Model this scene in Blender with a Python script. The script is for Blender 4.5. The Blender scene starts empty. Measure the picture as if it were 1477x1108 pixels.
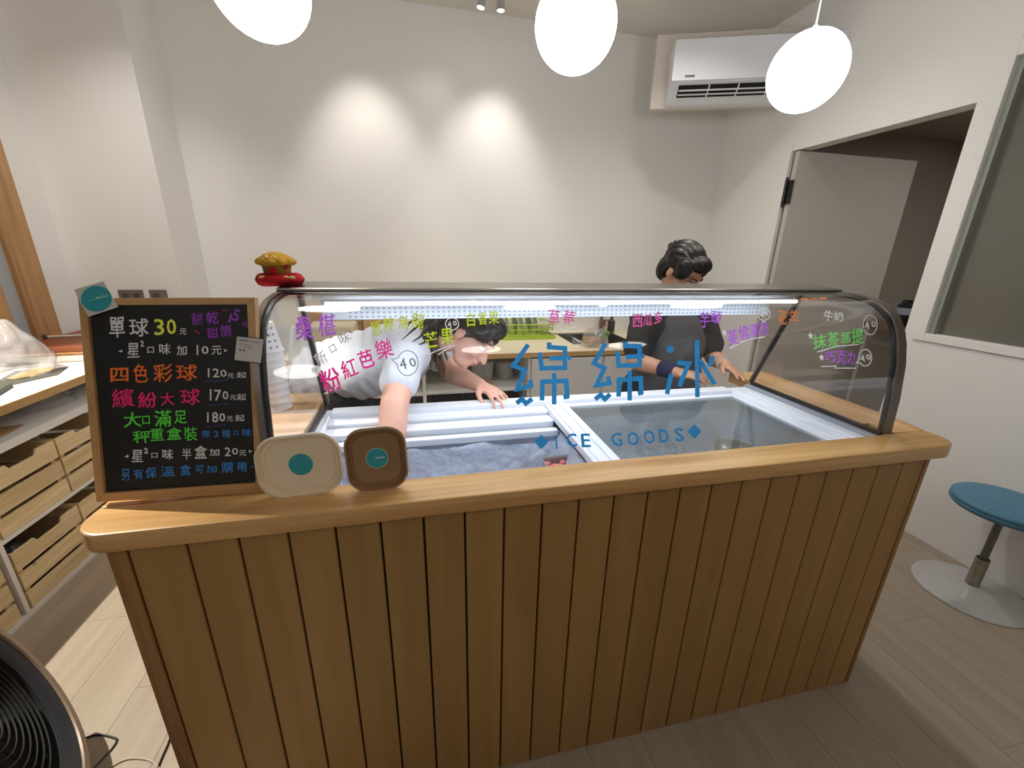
import bpy, bmesh, math, random
from mathutils import Vector, Matrix, noise
random.seed(7)
PI = math.pi
C = bpy.context.scene.collection
SC = bpy.context.scene

# ------------------------------------------------------------------ camera, exposure, lights
FPX = 590.684
cam_d = bpy.data.cameras.new('camera'); cam = bpy.data.objects.new('camera', cam_d); C.objects.link(cam)
cam.location = (0.462719, -0.779614, 1.438627)
cam.rotation_euler = (1.2606289, -0.0204543, -0.2181261)
cam_d.sensor_fit = 'HORIZONTAL'; cam_d.sensor_width = 36; cam_d.lens = FPX * 36 / 1477
cam_d.clip_start = 0.02
SC.camera = cam
SC.view_settings.view_transform = 'Standard'; SC.view_settings.look = 'None'
SC.view_settings.gamma = 1; SC.view_settings.use_curve_mapping = False
SC.view_settings.exposure = 0.68
SC.cycles.max_bounces = 10; SC.cycles.diffuse_bounces = 5; SC.cycles.glossy_bounces = 4
SC.cycles.transparent_max_bounces = 24; SC.cycles.transmission_bounces = 4
SC.cycles.sample_clamp_indirect = 6.0; SC.cycles.caustics_reflective = False; SC.cycles.caustics_refractive = False
w = bpy.data.worlds.new('world'); SC.world = w; w.use_nodes = True
w.node_tree.nodes['Background'].inputs[0].default_value = (0.9, 0.95, 1, 1)
w.node_tree.nodes['Background'].inputs[1].default_value = 0.05

def area(loc, rot, sx, sy, power, col):
    l = bpy.data.lights.new('fill_light', 'AREA'); l.shape = 'RECTANGLE'; l.size = sx; l.size_y = sy
    l.energy = power; l.color = col
    o = bpy.data.objects.new('fill_light', l); o.location = loc; o.rotation_euler = rot; C.objects.link(o)
    return o
def spot(loc, target, power, col, size, blend, rad=0.03):
    l = bpy.data.lights.new('spot_light', 'SPOT'); l.energy = power; l.color = col
    l.spot_size = math.radians(size); l.spot_blend = blend; l.shadow_soft_size = rad
    o = bpy.data.objects.new('spot_light', l); o.location = loc
    o.rotation_euler = (Vector(target) - Vector(loc)).to_track_quat('-Z', 'Y').to_euler(); C.objects.link(o)
    return o
WARM = (1.0, 0.94, 0.86)
area((0.9, -2.6, 2.98), (0, 0, 0), 2.6, 1.2, 2.5, (1, 0.97, 0.93))  # unseen soft fill added behind the camera, no real ceiling fixture
SPOTS = [((0.93, 2.385, 2.905), (0.12, 2.7, 1.75)), ((1.06, 2.385, 2.905), (1.22, 2.7, 1.75))]
for a, b in SPOTS: spot(a, b, 5, WARM, 70, 1.0)
for sx in (0.14, 1.02): spot((sx, 2.22, 2.97), (sx + .02, 2.7, 1.55), 22, WARM, 66, 0.9, 0.05)
spot((-0.85, 1.4, 2.97), (-1.15, 2.4, 1.0), 26, WARM, 76, 1.0)
spot((-1.59, 0.75, 2.62), (-0.75, 0.75, 0.0), 230, (1, .93, .82), 70, 0.3, 0.015)
spot((1.9, 1.5, 2.98), (1.9, 1.4, 1.0), 34, WARM, 140, 1.0)  # unseen wide downlight added to brighten the walls
area((4.1, .6, 2.40), (0, 0, 0), .3, .3, 7, (1, .96, .9))  # unseen fill added to brighten the hall and the door leaf

# ------------------------------------------------------------------ colours and materials
def lin(v):
    v /= 255.0
    return v / 12.92 if v <= 0.04045 else ((v + 0.055) / 1.055) ** 2.4
def c3(r, g, b): return (lin(r), lin(g), lin(b), 1)
def newmat(name):
    m = bpy.data.materials.new(name); m.use_nodes = True
    nt = m.node_tree
    return m, nt, nt.nodes['Principled BSDF']
def pbr(name, rgb, rough=0.5, metal=0.0, var=0.0, vscale=8, bump=0.0, bscale=60, emis=None, estr=0, coat=0, sheen=0, sss=0):
    m, nt, p = newmat(name)
    p.inputs['Base Color'].default_value = c3(*rgb)
    p.inputs['Roughness'].default_value = rough; p.inputs['Metallic'].default_value = metal
    if coat: p.inputs['Coat Weight'].default_value = coat; p.inputs['Coat Roughness'].default_value = 0.1
    if sheen: p.inputs['Sheen Weight'].default_value = sheen
    if sss:
        p.inputs['Subsurface Weight'].default_value = sss; p.inputs['Subsurface Radius'].default_value = (0.02, 0.008, 0.004)
        p.inputs['Subsurface Scale'].default_value = 0.4
    tc = nt.nodes.new('ShaderNodeTexCoord')
    if var:
        n = nt.nodes.new('ShaderNodeTexNoise'); n.inputs['Scale'].default_value = vscale; n.inputs['Detail'].default_value = 4
        nt.links.new(tc.outputs['Object'], n.inputs['Vector'])
        r = nt.nodes.new('ShaderNodeMapRange'); r.inputs[1].default_value = 0.3; r.inputs[2].default_value = 0.7
        r.inputs[3].default_value = 1 - var; r.inputs[4].default_value = 1 + var * 0.5
        nt.links.new(n.outputs['Fac'], r.inputs[0])
        h = nt.nodes.new('ShaderNodeHueSaturation'); h.inputs['Color'].default_value = c3(*rgb)
        nt.links.new(r.outputs[0], h.inputs['Value']); nt.links.new(h.outputs[0], p.inputs['Base Color'])
    if bump:
        n = nt.nodes.new('ShaderNodeTexNoise'); n.inputs['Scale'].default_value = bscale; n.inputs['Detail'].default_value = 3
        nt.links.new(tc.outputs['Object'], n.inputs['Vector'])
        b = nt.nodes.new('ShaderNodeBump'); b.inputs['Strength'].default_value = bump; b.inputs['Distance'].default_value = 0.01
        nt.links.new(n.outputs['Fac'], b.inputs['Height']); nt.links.new(b.outputs[0], p.inputs['Normal'])
    if emis:
        p.inputs['Emission Color'].default_value = c3(*emis); p.inputs['Emission Strength'].default_value = estr
    return m
def wood(name, dark, light, grain='z', rough=0.45, scale=1.0, rnd=0.12, coat=0.0, contrast=1.0, knots=False):
    """grain streaks run along the given axis; every object gets its own offset and tone"""
    m, nt, p = newmat(name); N, L = nt.nodes.new, nt.links.new
    tc = N('ShaderNodeTexCoord'); oi = N('ShaderNodeObjectInfo')
    off = N('ShaderNodeMath'); off.operation = 'MULTIPLY'; off.inputs[1].default_value = 13.7
    L(oi.outputs['Random'], off.inputs[0])
    add = N('ShaderNodeVectorMath'); add.operation = 'ADD'; L(tc.outputs['Object'], add.inputs[0]); L(off.outputs[0], add.inputs[1])
    mp = N('ShaderNodeMapping'); L(add.outputs[0], mp.inputs['Vector'])
    s = {'x': (0.9, 16, 16), 'y': (16, 0.9, 16), 'z': (16, 16, 0.9)}[grain]
    mp.inputs['Scale'].default_value = [k * scale for k in s]
    n1 = N('ShaderNodeTexNoise'); n1.inputs['Scale'].default_value = 1.0; n1.inputs['Detail'].default_value = 5; n1.inputs['Distortion'].default_value = 0.8
    L(mp.outputs[0], n1.inputs['Vector'])
    n2 = N('ShaderNodeTexNoise'); n2.inputs['Scale'].default_value = 7.0; n2.inputs['Detail'].default_value = 3
    L(mp.outputs[0], n2.inputs['Vector'])
    mx = N('ShaderNodeMath'); mx.operation = 'MULTIPLY_ADD'; mx.inputs[1].default_value = 0.3; L(n2.outputs['Fac'], mx.inputs[0]); L(n1.outputs['Fac'], mx.inputs[2])
    cr = N('ShaderNodeValToRGB'); e = cr.color_ramp.elements
    e[0].position = 0.65 - 0.22 / contrast; e[0].color = c3(*dark); e[1].position = 0.65 + 0.17 / contrast; e[1].color = c3(*light)
    L(mx.outputs[0], cr.inputs['Fac'])
    hs = N('ShaderNodeHueSaturation'); L(cr.outputs[0], hs.inputs['Color'])
    mr = N('ShaderNodeMapRange'); mr.inputs[3].default_value = 1 - rnd; mr.inputs[4].default_value = 1 + rnd; L(oi.outputs['Random'], mr.inputs[0])
    L(mr.outputs[0], hs.inputs['Value'])
    out = hs.outputs[0]
    if knots:
        v = N('ShaderNodeTexVoronoi'); v.inputs['Scale'].default_value = 5.5; L(add.outputs[0], v.inputs['Vector'])
        kr = N('ShaderNodeMapRange'); kr.inputs[1].default_value = 0.03; kr.inputs[2].default_value = 0.085; kr.inputs[3].default_value = 0.45; kr.inputs[4].default_value = 1.0
        L(v.outputs['Distance'], kr.inputs[0])
        h2 = N('ShaderNodeHueSaturation'); L(out, h2.inputs['Color']); L(kr.outputs[0], h2.inputs['Value']); out = h2.outputs[0]
    L(out, p.inputs['Base Color'])
    p.inputs['Roughness'].default_value = rough
    if coat: p.inputs['Coat Weight'].default_value = coat; p.inputs['Coat Roughness'].default_value = 0.18
    b = N('ShaderNodeBump'); b.inputs['Strength'].default_value = 0.12; b.inputs['Distance'].default_value = 0.002
    L(n2.outputs['Fac'], b.inputs['Height']); L(b.outputs[0], p.inputs['Normal'])
    return m
def glassmat(name, tint=(1, 1, 1), ior=1.5, rough=0.0, haze=0.0, hazecol=(255, 255, 255)):
    m = bpy.data.materials.new(name); m.use_nodes = True; nt = m.node_tree; nt.nodes.clear(); N, L = nt.nodes.new, nt.links.new
    out = N('ShaderNodeOutputMaterial'); tr = N('ShaderNodeBsdfTransparent'); tr.inputs[0].default_value = (*tint, 1)
    gl = N('ShaderNodeBsdfGlossy'); gl.inputs['Roughness'].default_value = rough
    fr = N('ShaderNodeFresnel'); ge = N('ShaderNodeNewGeometry'); mr = N('ShaderNodeMapRange')   # same reflectance on both faces of a pane
    mr.inputs[3].default_value = ior; mr.inputs[4].default_value = 1 / ior; L(ge.outputs['Backfacing'], mr.inputs[0]); L(mr.outputs[0], fr.inputs['IOR'])
    mx = N('ShaderNodeMixShader'); L(fr.outputs[0], mx.inputs[0])
    src = tr.outputs[0]
    if haze:
        df = N('ShaderNodeBsdfDiffuse'); df.inputs[0].default_value = c3(*hazecol)
        hm = N('ShaderNodeMixShader'); hm.inputs[0].default_value = haze; L(tr.outputs[0], hm.inputs[1]); L(df.outputs[0], hm.inputs[2]); src = hm.outputs[0]
    L(src, mx.inputs[1]); L(gl.outputs[0], mx.inputs[2]); L(mx.outputs[0], out.inputs[0])
    return m
def emit(name, rgb, s):
    m = bpy.data.materials.new(name); m.use_nodes = True; nt = m.node_tree; nt.nodes.clear()
    o = nt.nodes.new('ShaderNodeOutputMaterial'); e = nt.nodes.new('ShaderNodeEmission')
    e.inputs[0].default_value = (*rgb, 1); e.inputs[1].default_value = s; nt.links.new(e.outputs[0], o.inputs[0])
    return m

def trans(m, fac=0.5):
    nt = m.node_tree; N, L = nt.nodes.new, nt.links.new; p = nt.nodes['Principled BSDF']; out = nt.nodes['Material Output']
    t = N('ShaderNodeBsdfTranslucent'); t.inputs[0].default_value = p.inputs['Base Color'].default_value
    a = N('ShaderNodeMixShader'); a.inputs[0].default_value = fac; L(p.outputs[0], a.inputs[1]); L(t.outputs[0], a.inputs[2]); L(a.outputs[0], out.inputs[0])
    return m
M = {}
M['wall'] = pbr('wall_paint', (237, 236, 234), 0.9, bump=0.02, bscale=90)
M['ceil'] = pbr('ceiling_paint', (220, 217, 211), 0.9)
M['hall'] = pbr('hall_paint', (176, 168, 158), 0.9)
M['floor'] = wood('floor_vinyl', (152, 138, 120), (178, 165, 147), 'y', 0.5, 0.8, 0.03, contrast=0.6)
M['plank'] = wood('plank_pine', (146, 109, 62), (168, 131, 78), 'z', 0.5, 0.8, 0.06, contrast=0.7)
M['stile'] = wood('stile_pine', (104, 62, 28), (160, 118, 68), 'z', 0.45, 1.2, 0.03)
M['groove'] = pbr('groove_shadow', (58, 32, 12), 0.9)
M['top'] = wood('top_pine', (176, 126, 70), (226, 184, 124), 'x', 0.3, 1.1, 0.06, coat=0.35, contrast=0.8)
M['topy'] = wood('top_pine_cross', (176, 126, 70), (224, 180, 120), 'y', 0.3, 1.1, 0.06, coat=0.35, contrast=0.8)
M['crate'] = wood('crate_pine', (196, 168, 122), (230, 208, 166), 'y', 0.6, 1.3, 0.07, knots=True)
M['cratex'] = wood('crate_pine_side', (186, 158, 112), (222, 198, 152), 'x', 0.6, 1.3, 0.07)
M['oak'] = wood('oak_post', (150, 108, 66), (192, 150, 104), 'z', 0.5, 0.8, 0.03)
M['oakx'] = wood('oak_edge', (168, 128, 76), (204, 166, 112), 'y', 0.5, 0.9, 0.03)
M['oakb'] = wood('oak_edge_back', (190, 146, 92), (212, 170, 116), 'x', 0.5, 0.9, 0.03)
M['frame'] = wood('frame_beech', (172, 128, 80), (202, 160, 108), 'z', 0.5, 1.2, 0.04)
M['framex'] = wood('frame_beech_rail', (172, 128, 80), (202, 160, 108), 'x', 0.5, 1.2, 0.04)
M['black'] = pbr('chalk_black', (24, 24, 24), 0.55, var=0.1)
M['blackp'] = pbr('black_plastic', (18, 18, 20), 0.35)
M['seal'] = pbr('black_seal', (12, 14, 24), 0.4)
M['steel'] = pbr('brushed_steel', (165, 160, 152), 0.28, 1.0)
M['dsteel'] = pbr('dark_steel', (128, 120, 112), 0.35, 0.55)
M['white'] = pbr('white_laminate', (226, 224, 220), 0.45)
M['whitep'] = pbr('white_plastic', (226, 226, 228), 0.4)
M['frz'] = pbr('freezer_white', (228, 234, 244), 0.3)
M['frzg'] = pbr('freezer_grey', (150, 158, 170), 0.4)
M['frost'] = pbr('frosted_liner', (172, 182, 200), 0.6, var=0.26, vscale=11, bump=1.0, bscale=34)
M['glass'] = glassmat('clear_glass')
M['lid'] = glassmat('lid_glass', (0.86, 0.89, 0.89), 1.6, 0.0, 0.10, (190, 200, 205))
M['frosted'] = pbr('frosted_pane', (112, 110, 102), 0.22)
M['bagp'] = glassmat('clear_bag', (0.93, 0.93, 0.93), 1.4, 0.12, 0.26, (235, 235, 235))
M['lamp'] = emit('lamp_opal', (1.0, 0.975, 0.95), 11)
M['lamp2'] = emit('lamp_opal_rear', (1.0, 0.965, 0.91), 5.0)
M['led'] = emit('led_tube', (0.86, 0.93, 1.0), 12)
M['spotface'] = emit('spot_lens', (1, 0.97, 0.9), 8)
M['skin'] = pbr('skin', (224, 174, 154), 0.5, var=0.08, vscale=14, sss=0.12)
M['skin2'] = pbr('skin_tan', (208, 158, 132), 0.5, var=0.08, vscale=14, sss=0.12)
M['lips'] = pbr('lip_skin', (190, 110, 105), 0.45)
M['hair'] = pbr('dark_hair', (30, 24, 24), 0.38, var=0.3, vscale=30)
M['hairb'] = pbr('brown_hair', (92, 62, 44), 0.42, var=0.3, vscale=40)
M['tee'] = pbr('pale_tee', (212, 218, 230), 0.85, bump=0.15, bscale=25)
M['teeb'] = pbr('black_tee', (40, 40, 42), 0.85, bump=0.1, bscale=30)
M['apron'] = pbr('grey_apron', (92, 94, 98), 0.85, var=0.12, vscale=9, bump=0.2, bscale=14)
M['pants'] = pbr('navy_trousers', (24, 26, 36), 0.9)
M['navy'] = pbr('navy_wristband', (28, 32, 70), 0.9)
M['shoe'] = pbr('white_shoe', (220, 220, 218), 0.7)
M['eye'] = pbr('eye_white', (235, 232, 228), 0.2); M['iris'] = pbr('dark_iris', (28, 18, 14), 0.15)
M['blue'] = trans(pbr('blue_vinyl', (46, 142, 204), 0.5), .4)
M['teal'] = pbr('teal_print', (46, 156, 168), 0.5)
M['paper'] = pbr('card_paper', (206, 204, 202), 0.7)
M['kraft'] = wood('kraft_card', (190, 150, 100), (206, 168, 118), 'x', 0.7, 0.5, 0.02)
M['bowlc'] = pbr('cream_paper_bowl', (236, 218, 188), 0.32, coat=0.5)
M['bowlb'] = pbr('kraft_paper_bowl', (148, 114, 78), 0.3, coat=0.6)
M['cup'] = pbr('paper_cup', (240, 242, 248), 0.4)
M['stoolseat'] = pbr('blue_vinyl_seat', (84, 134, 162), 0.55, var=0.12, vscale=25, bump=0.15, bscale=120)
M['red'] = pbr('red_yarn', (190, 14, 38), 0.9, bump=0.5, bscale=200); M['gold'] = pbr('gold_yarn', (206, 158, 36), 0.85, bump=0.8, bscale=160)
M['goldd'] = pbr('mustard_yarn', (150, 112, 34), 0.85, bump=0.8, bscale=160)
M['felt'] = pbr('cream_felt', (236, 206, 130), 0.9)
M['green'] = pbr('lime_plastic', (168, 196, 40), 0.4)
M['dgreen'] = pbr('dish_dark_green', (86, 100, 82), 0.3); M['ceramic'] = pbr('ceramic', (214, 212, 200), 0.25)
M['pink'] = pbr('frozen_strawberry', (224, 120, 128), 0.5, var=0.2, vscale=60)
M['sinkm'] = pbr('sink_steel', (150, 148, 140), 0.3, 1.0)
M['worktop'] = pbr('cream_worktop', (240, 228, 198), 0.35)
M['tray'] = pbr('terracotta_tray', (150, 84, 54), 0.5); M['crust'] = pbr('wafer_crust', (216, 160, 104), 0.9, var=0.35, vscale=70, bump=0.6, bscale=120)
M['mesh'] = pbr('dark_mesh_mat', (84, 84, 76), 0.7); M['grain'] = pbr('yellow_cookie', (228, 194, 130), 0.85, var=0.12, vscale=90, bump=0.6, bscale=200)
M['fan1'] = pbr('fan_grille', (13, 14, 14), 0.75); M['fan2'] = pbr('fan_ring_slate', (44, 50, 60), 0.4)
M['fan3'] = pbr('fan_ring_bronze', (140, 122, 104), 0.4, 0.1); M['fan4'] = pbr('fan_shell', (96, 88, 78), 0.5)
M['ac'] = pbr('ac_white', (226, 228, 234), 0.35)
M['dark'] = pbr('dark_void', (22, 22, 22), 0.9)
M['sofp'] = pbr('panel_paint', (216, 208, 200), 0.8)
M['night'] = pbr('window_dark', (40, 44, 48), 0.15)

# ------------------------------------------------------------------ geometry helpers
class MB:
    def __init__(s): s.v = []; s.f = []
    def add(s, v, f, T=None):
        o = len(s.v)
        s.v += [tuple(T @ Vector(p)) if T else tuple(p) for p in v]
        s.f += [tuple(i + o for i in q) for q in f]; return s
    def box(s, x0, x1, y0, y1, z0, z1, T=None):
        v = [(x0, y0, z0), (x1, y0, z0), (x1, y1, z0), (x0, y1, z0), (x0, y0, z1), (x1, y0, z1), (x1, y1, z1), (x0, y1, z1)]
        return s.add(v, [(0, 3, 2, 1), (4, 5, 6, 7), (0, 1, 5, 4), (1, 2, 6, 5), (2, 3, 7, 6), (3, 0, 4, 7)], T)
    def prism(s, poly, a, b, axis='z', T=None):
        def P(p, h): return {'z': (p[0], p[1], h), 'x': (h, p[0], p[1]), 'y': (p[0], h, p[1])}[axis]
        n = len(poly); v = [P(p, a) for p in poly] + [P(p, b) for p in poly]
        f = [tuple(range(n))[::-1], tuple(range(n, 2 * n))] + [(i, (i + 1) % n, n + (i + 1) % n, n + i) for i in range(n)]
        return s.add(v, f, T)
    def lathe(s, prof, n=32, T=None, wav=None, sx=1, sy=1):
        v = []; f = []; m = len(prof)
        for k in range(n):
            a = 2 * PI * k / n
            for r, z in prof:
                rr = r * (wav(a, r, z) if wav else 1)
                v.append((rr * math.cos(a) * sx, rr * math.sin(a) * sy, z))
        for k in range(n):
            for i in range(m - 1):
                a, b = k * m + i, ((k + 1) % n) * m + i
                f.append((a, b, b + 1, a + 1))
        return s.add(v, f, T)
    def cap(s, a, b, ra, rb=None, n=16, m=5):
        a = Vector(a); b = Vector(b); rb = ra if rb is None else rb; d = b - a; L = d.length or 1e-6
        q = Vector((0, 0, 1)).rotation_difference(d / L if L > 1e-5 else Vector((0, 0, 1)))
        prof = [(ra * math.sin(t * PI / 2 / m), -ra * math.cos(t * PI / 2 / m)) for t in range(m + 1)]
        prof += [(rb * math.cos(t * PI / 2 / m), L + rb * math.sin(t * PI / 2 / m)) for t in range(m + 1)]
        prof[0] = (1e-5, -ra); prof[-1] = (1e-5, L + rb)
        return s.lathe(prof, n, Matrix.Translation(a) @ q.to_matrix().to_4x4())
    def cyl(s, a, b, ra, rb=None, n=20):
        a = Vector(a); b = Vector(b); rb = ra if rb is None else rb; d = b - a
        q = Vector((0, 0, 1)).rotation_difference(d.normalized()); T = Matrix.Translation(a) @ q.to_matrix().to_4x4(); L = d.length
        v = [(ra * math.cos(2 * PI * k / n), ra * math.sin(2 * PI * k / n), 0) for k in range(n)] + [(rb * math.cos(2 * PI * k / n), rb * math.sin(2 * PI * k / n), L) for k in range(n)]
        return s.add(v, [tuple(range(n))[::-1], tuple(range(n, 2 * n))] + [(i, (i + 1) % n, n + (i + 1) % n, n + i) for i in range(n)], T)
    def ell(s, c, r, rot=None, n=24, m=14):
        prof = [(max(1e-5, math.sin(PI * i / m)), -math.cos(PI * i / m)) for i in range(m + 1)]
        T = Matrix.Translation(Vector(c)) @ (rot.to_4x4() if rot else Matrix.Identity(4)) @ Matrix.Diagonal((*r, 1))
        return s.lathe(prof, n, T)
    def tube(s, pts, r, n=8, closed=False):
        P = [Vector(p) for p in pts]; k = len(P); o = len(s.v); up = Vector((0.13, 0.21, 0.97))
        for i, p in enumerate(P):
            t = (P[(i + 1) % k if closed else min(i + 1, k - 1)] - P[(i - 1) % k if closed else max(i - 1, 0)]).normalized()
            if abs(t.dot(up)) > 0.95: u = t.cross(Vector((1, 0, 0))).normalized()
            else: u = t.cross(up).normalized()
            w_ = t.cross(u); rr = r[i] if isinstance(r, (list, tuple)) else r
            for j in range(n):
                a = 2 * PI * j / n; s.v.append(tuple(p + (u * math.cos(a) + w_ * math.sin(a)) * rr))
        for i in range(k if closed else k - 1):
            for j in range(n):
                a, b = o + i * n + j, o + i * n + (j + 1) % n; i2 = (i + 1) % k
                s.f.append((a, o + i2 * n + j, o + i2 * n + (j + 1) % n, b))
        if not closed: s.f += [tuple(o + j for j in range(n))[::-1], tuple(o + (k - 1) * n + j for j in range(n))]
        return s
    def mesh(s, name='m'):
        me = bpy.data.meshes.new(name); me.from_pydata(s.v, [], s.f); me.update(); return me
    def build(s, name, mat, parent=None, smooth=False, bevel=0, kind=None, label=None, fix=True):
        me = s.mesh(name)
        if fix:
            b = bmesh.new(); b.from_mesh(me); bmesh.ops.recalc_face_normals(b, faces=b.faces); b.to_mesh(me); b.free()
        return link(name, me, mat, parent, smooth, bevel, kind, label)
def link(name, me, mat, parent=None, smooth=False, bevel=0, kind=None, label=None):
    o = bpy.data.objects.new(name, me); C.objects.link(o)
    if mat and not me.materials: me.materials.append(mat)
    if smooth:
        for p in me.polygons: p.use_smooth = True
        if smooth != 'all':
            try: me.set_sharp_from_angle(angle=math.radians(38))
            except Exception: pass
    if bevel:
        md = o.modifiers.new('bevel', 'BEVEL'); md.width = bevel; md.segments = 2; md.limit_method = 'ANGLE'; md.angle_limit = math.radians(40)
    if parent is not None:
        o.parent = parent; o.matrix_parent_inverse = root_inv(parent)
    if kind: o['kind'] = kind
    if label: o['label'] = label
    return o
def root_inv(o):
    # things are Empties at their base; mesh parents keep their vertices in world coordinates
    return Matrix.Translation(-o.location) if o.type == 'EMPTY' else Matrix.Identity(4)
def thing(name, label, cat, loc, group=None):
    o = bpy.data.objects.new(name, None); C.objects.link(o); o.location = loc; o.empty_display_size = 0.05
    o['label'] = label; o['category'] = cat
    if group: o['group'] = group
    return o
def tag(o, label, cat, group=None):
    o['label'] = label; o['category'] = cat
    if group: o['group'] = group
    return o
def rrect(x0, x1, y0, y1, r, n=6):
    out = []
    for cx, cy, a0 in ((x1 - r, y1 - r, 0), (x0 + r, y1 - r, 90), (x0 + r, y0 + r, 180), (x1 - r, y0 + r, 270)):
        for i in range(n + 1):
            a = math.radians(a0 + 90 * i / n); out.append((cx + r * math.cos(a), cy + r * math.sin(a)))
    return out
RC = cam.rotation_euler.to_matrix(); CP = Vector(cam.location)
def ray(u, v): return RC @ Vector(((u - 738.5) / FPX, -(v - 554) / FPX, -1.0))
def at(u, v, ax, val):
    d = ray(u, v); return CP + d * ((val - CP[ax]) / d[ax])
def S(name, mb, mat, parent=None, **k): return mb.build(name, mat, parent, kind=None if parent else 'structure', **k)

# ------------------------------------------------------------------ room shell
YB, ZC, XL, XR = 2.7, 3.03, -1.62, 3.06
fl = MB().box(XL - .1, 5.2, -4.2, YB + .1, -0.06, -0.002); floor = S('floor', fl, M['floor'])
pk = MB().prism([(0.0004, -0.002), (0.1796, -0.002), (0.1796, -0.0005), (0.1791, 0), (0.0009, 0), (0.0004, -0.0005)], 0, 1.199, 'y').mesh('floor_plank')
pk.materials.append(M['floor'])
nx = int((XR - XL) / 0.18) + 1
for i in range(nx):
    for j in range(-1, 3):
        y = j * 1.2 - 0.9 + (i * 0.43) % 1.2
        if y > YB - 0.2 or XL + i * 0.18 + 0.18 > XR + 0.1: continue
        o = link('floor_plank', pk, None, floor); o.location = (XL + i * 0.18, y, 0)
S('ceiling', MB().box(XL - .1, 5.2, -4.2, YB + .1, ZC, ZC + .08), M['ceil'])
S('wall_back', MB().box(-1.04, XR + .1, YB, YB + .1, 0, ZC), M['wall'])
S('wall_alcove', MB().box(XL, -1.034, 2.34, YB + .1, 0, ZC), M['wall'])
wl = MB().box(XL - .1, XL, 2.13, 2.34, 0, ZC).box(XL - .1, XL, -4.2, 2.13, 2.85, ZC).box(XL - .1, XL, -4.2, 2.13, 0, 0.5)
S('wall_left', wl, M['wall'])
S('wall_front', MB().box(XL - .1, 5.2, -4.3, -4.2, 0, ZC), M['wall'])
wr = MB().box(XR, XR + .1, 1.945, YB, 0, ZC).box(XR, XR + .1, 0.93, 1.945, 2.155, ZC).box(XR, XR + .1, 0.88, 0.93, 0, ZC)
wr.box(XR, XR + .1, -4.2, 0.88, 0, 1.04).box(XR, XR + .1, -4.2, 0.88, 2.95, ZC).box(XR, XR + .1, -4.2, -1.6, 1.04, 2.95)
S('wall_right', wr, M['wall'])
# hall behind the door opening
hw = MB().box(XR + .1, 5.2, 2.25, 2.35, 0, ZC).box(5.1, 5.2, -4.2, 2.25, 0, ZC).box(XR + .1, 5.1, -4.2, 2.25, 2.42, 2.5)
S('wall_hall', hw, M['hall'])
# window_1 : timber framed glazing of the left wall
w1 = MB().box(XL - .06, XL - .05, -2.5, 1.80, 0.5, 2.85).build('window_1', M['night'], kind='structure')
for y0, y1 in ((1.97, 2.13), (1.74, 1.86), (0.2, 0.3)):
    MB().box(XL - .1, XL + .02, y0, y1, 0.5, 2.85).build('window_post', M['oak'], w1, bevel=0.004)
MB().box(XL - .08, XL - .01, 1.86, 1.97, 0.5, 2.85).build('window_reveal', pbr('grey_reveal', (170, 176, 182), 0.5), w1)
MB().box(XL - .1, XL + .02, -2.5, 2.13, 2.75, 2.85).build('window_head', M['oakx'], w1)
# window_2 : frosted interior window of the right wall
w2 = MB().box(XR + .045, XR + .055, -1.55, 0.83, 1.08, 2.30).box(XR + .045, XR + .055, -1.55, 0.83, 2.37, 2.9).build('window_2', M['frosted'], kind='structure')
for a in ((XR - .012, XR + .09, 0.83, 0.88, 1.04, 2.95), (XR - .012, XR + .09, -1.6, 0.83, 1.04, 1.08), (XR - .012, XR + .09, -1.6, 0.83, 2.30, 2.37), (XR - .012, XR + .09, -1.6, 0.83, 2.9, 2.95)):
    MB().box(*a).build('window_frame', M['wall'], w2, bevel=0.003)
gb = pbr('window_bead', (150, 156, 146), 0.4)
MB().box(XR + .01, XR + .044, 0.805, 0.83, 1.08, 2.30).build('window_bead', gb, w2)
# door_1 : door leaf swung into the hall
d1 = MB().box(XR + .004, 4.12, 1.885, 1.922, 0.01, 2.148).build('door_1', pbr('door_paint', (196, 190, 182), 0.6), kind='structure', bevel=0.003)
hg = MB().box(XR - .008, XR + .003, 1.875, 1.955, 1.81, 1.965).build('door_hinge', M['blackp'], d1, bevel=0.002)
MB().cyl((XR - .014, 1.925, 1.79), (XR - .014, 1.925, 1.985), 0.009).build('hinge_pin', M['blackp'], hg, smooth=True)
MB().box(XR + .02, XR + .09, 1.924, 1.944, 0.0, 2.154).build('door_gap', pbr('gap_brown', (64, 54, 46), 0.8), d1)
MB().box(XR - .012, XR, 1.946, 1.985, 0.0, 2.2).build('door_casing', M['wall'], d1, bevel=0.004)
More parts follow.
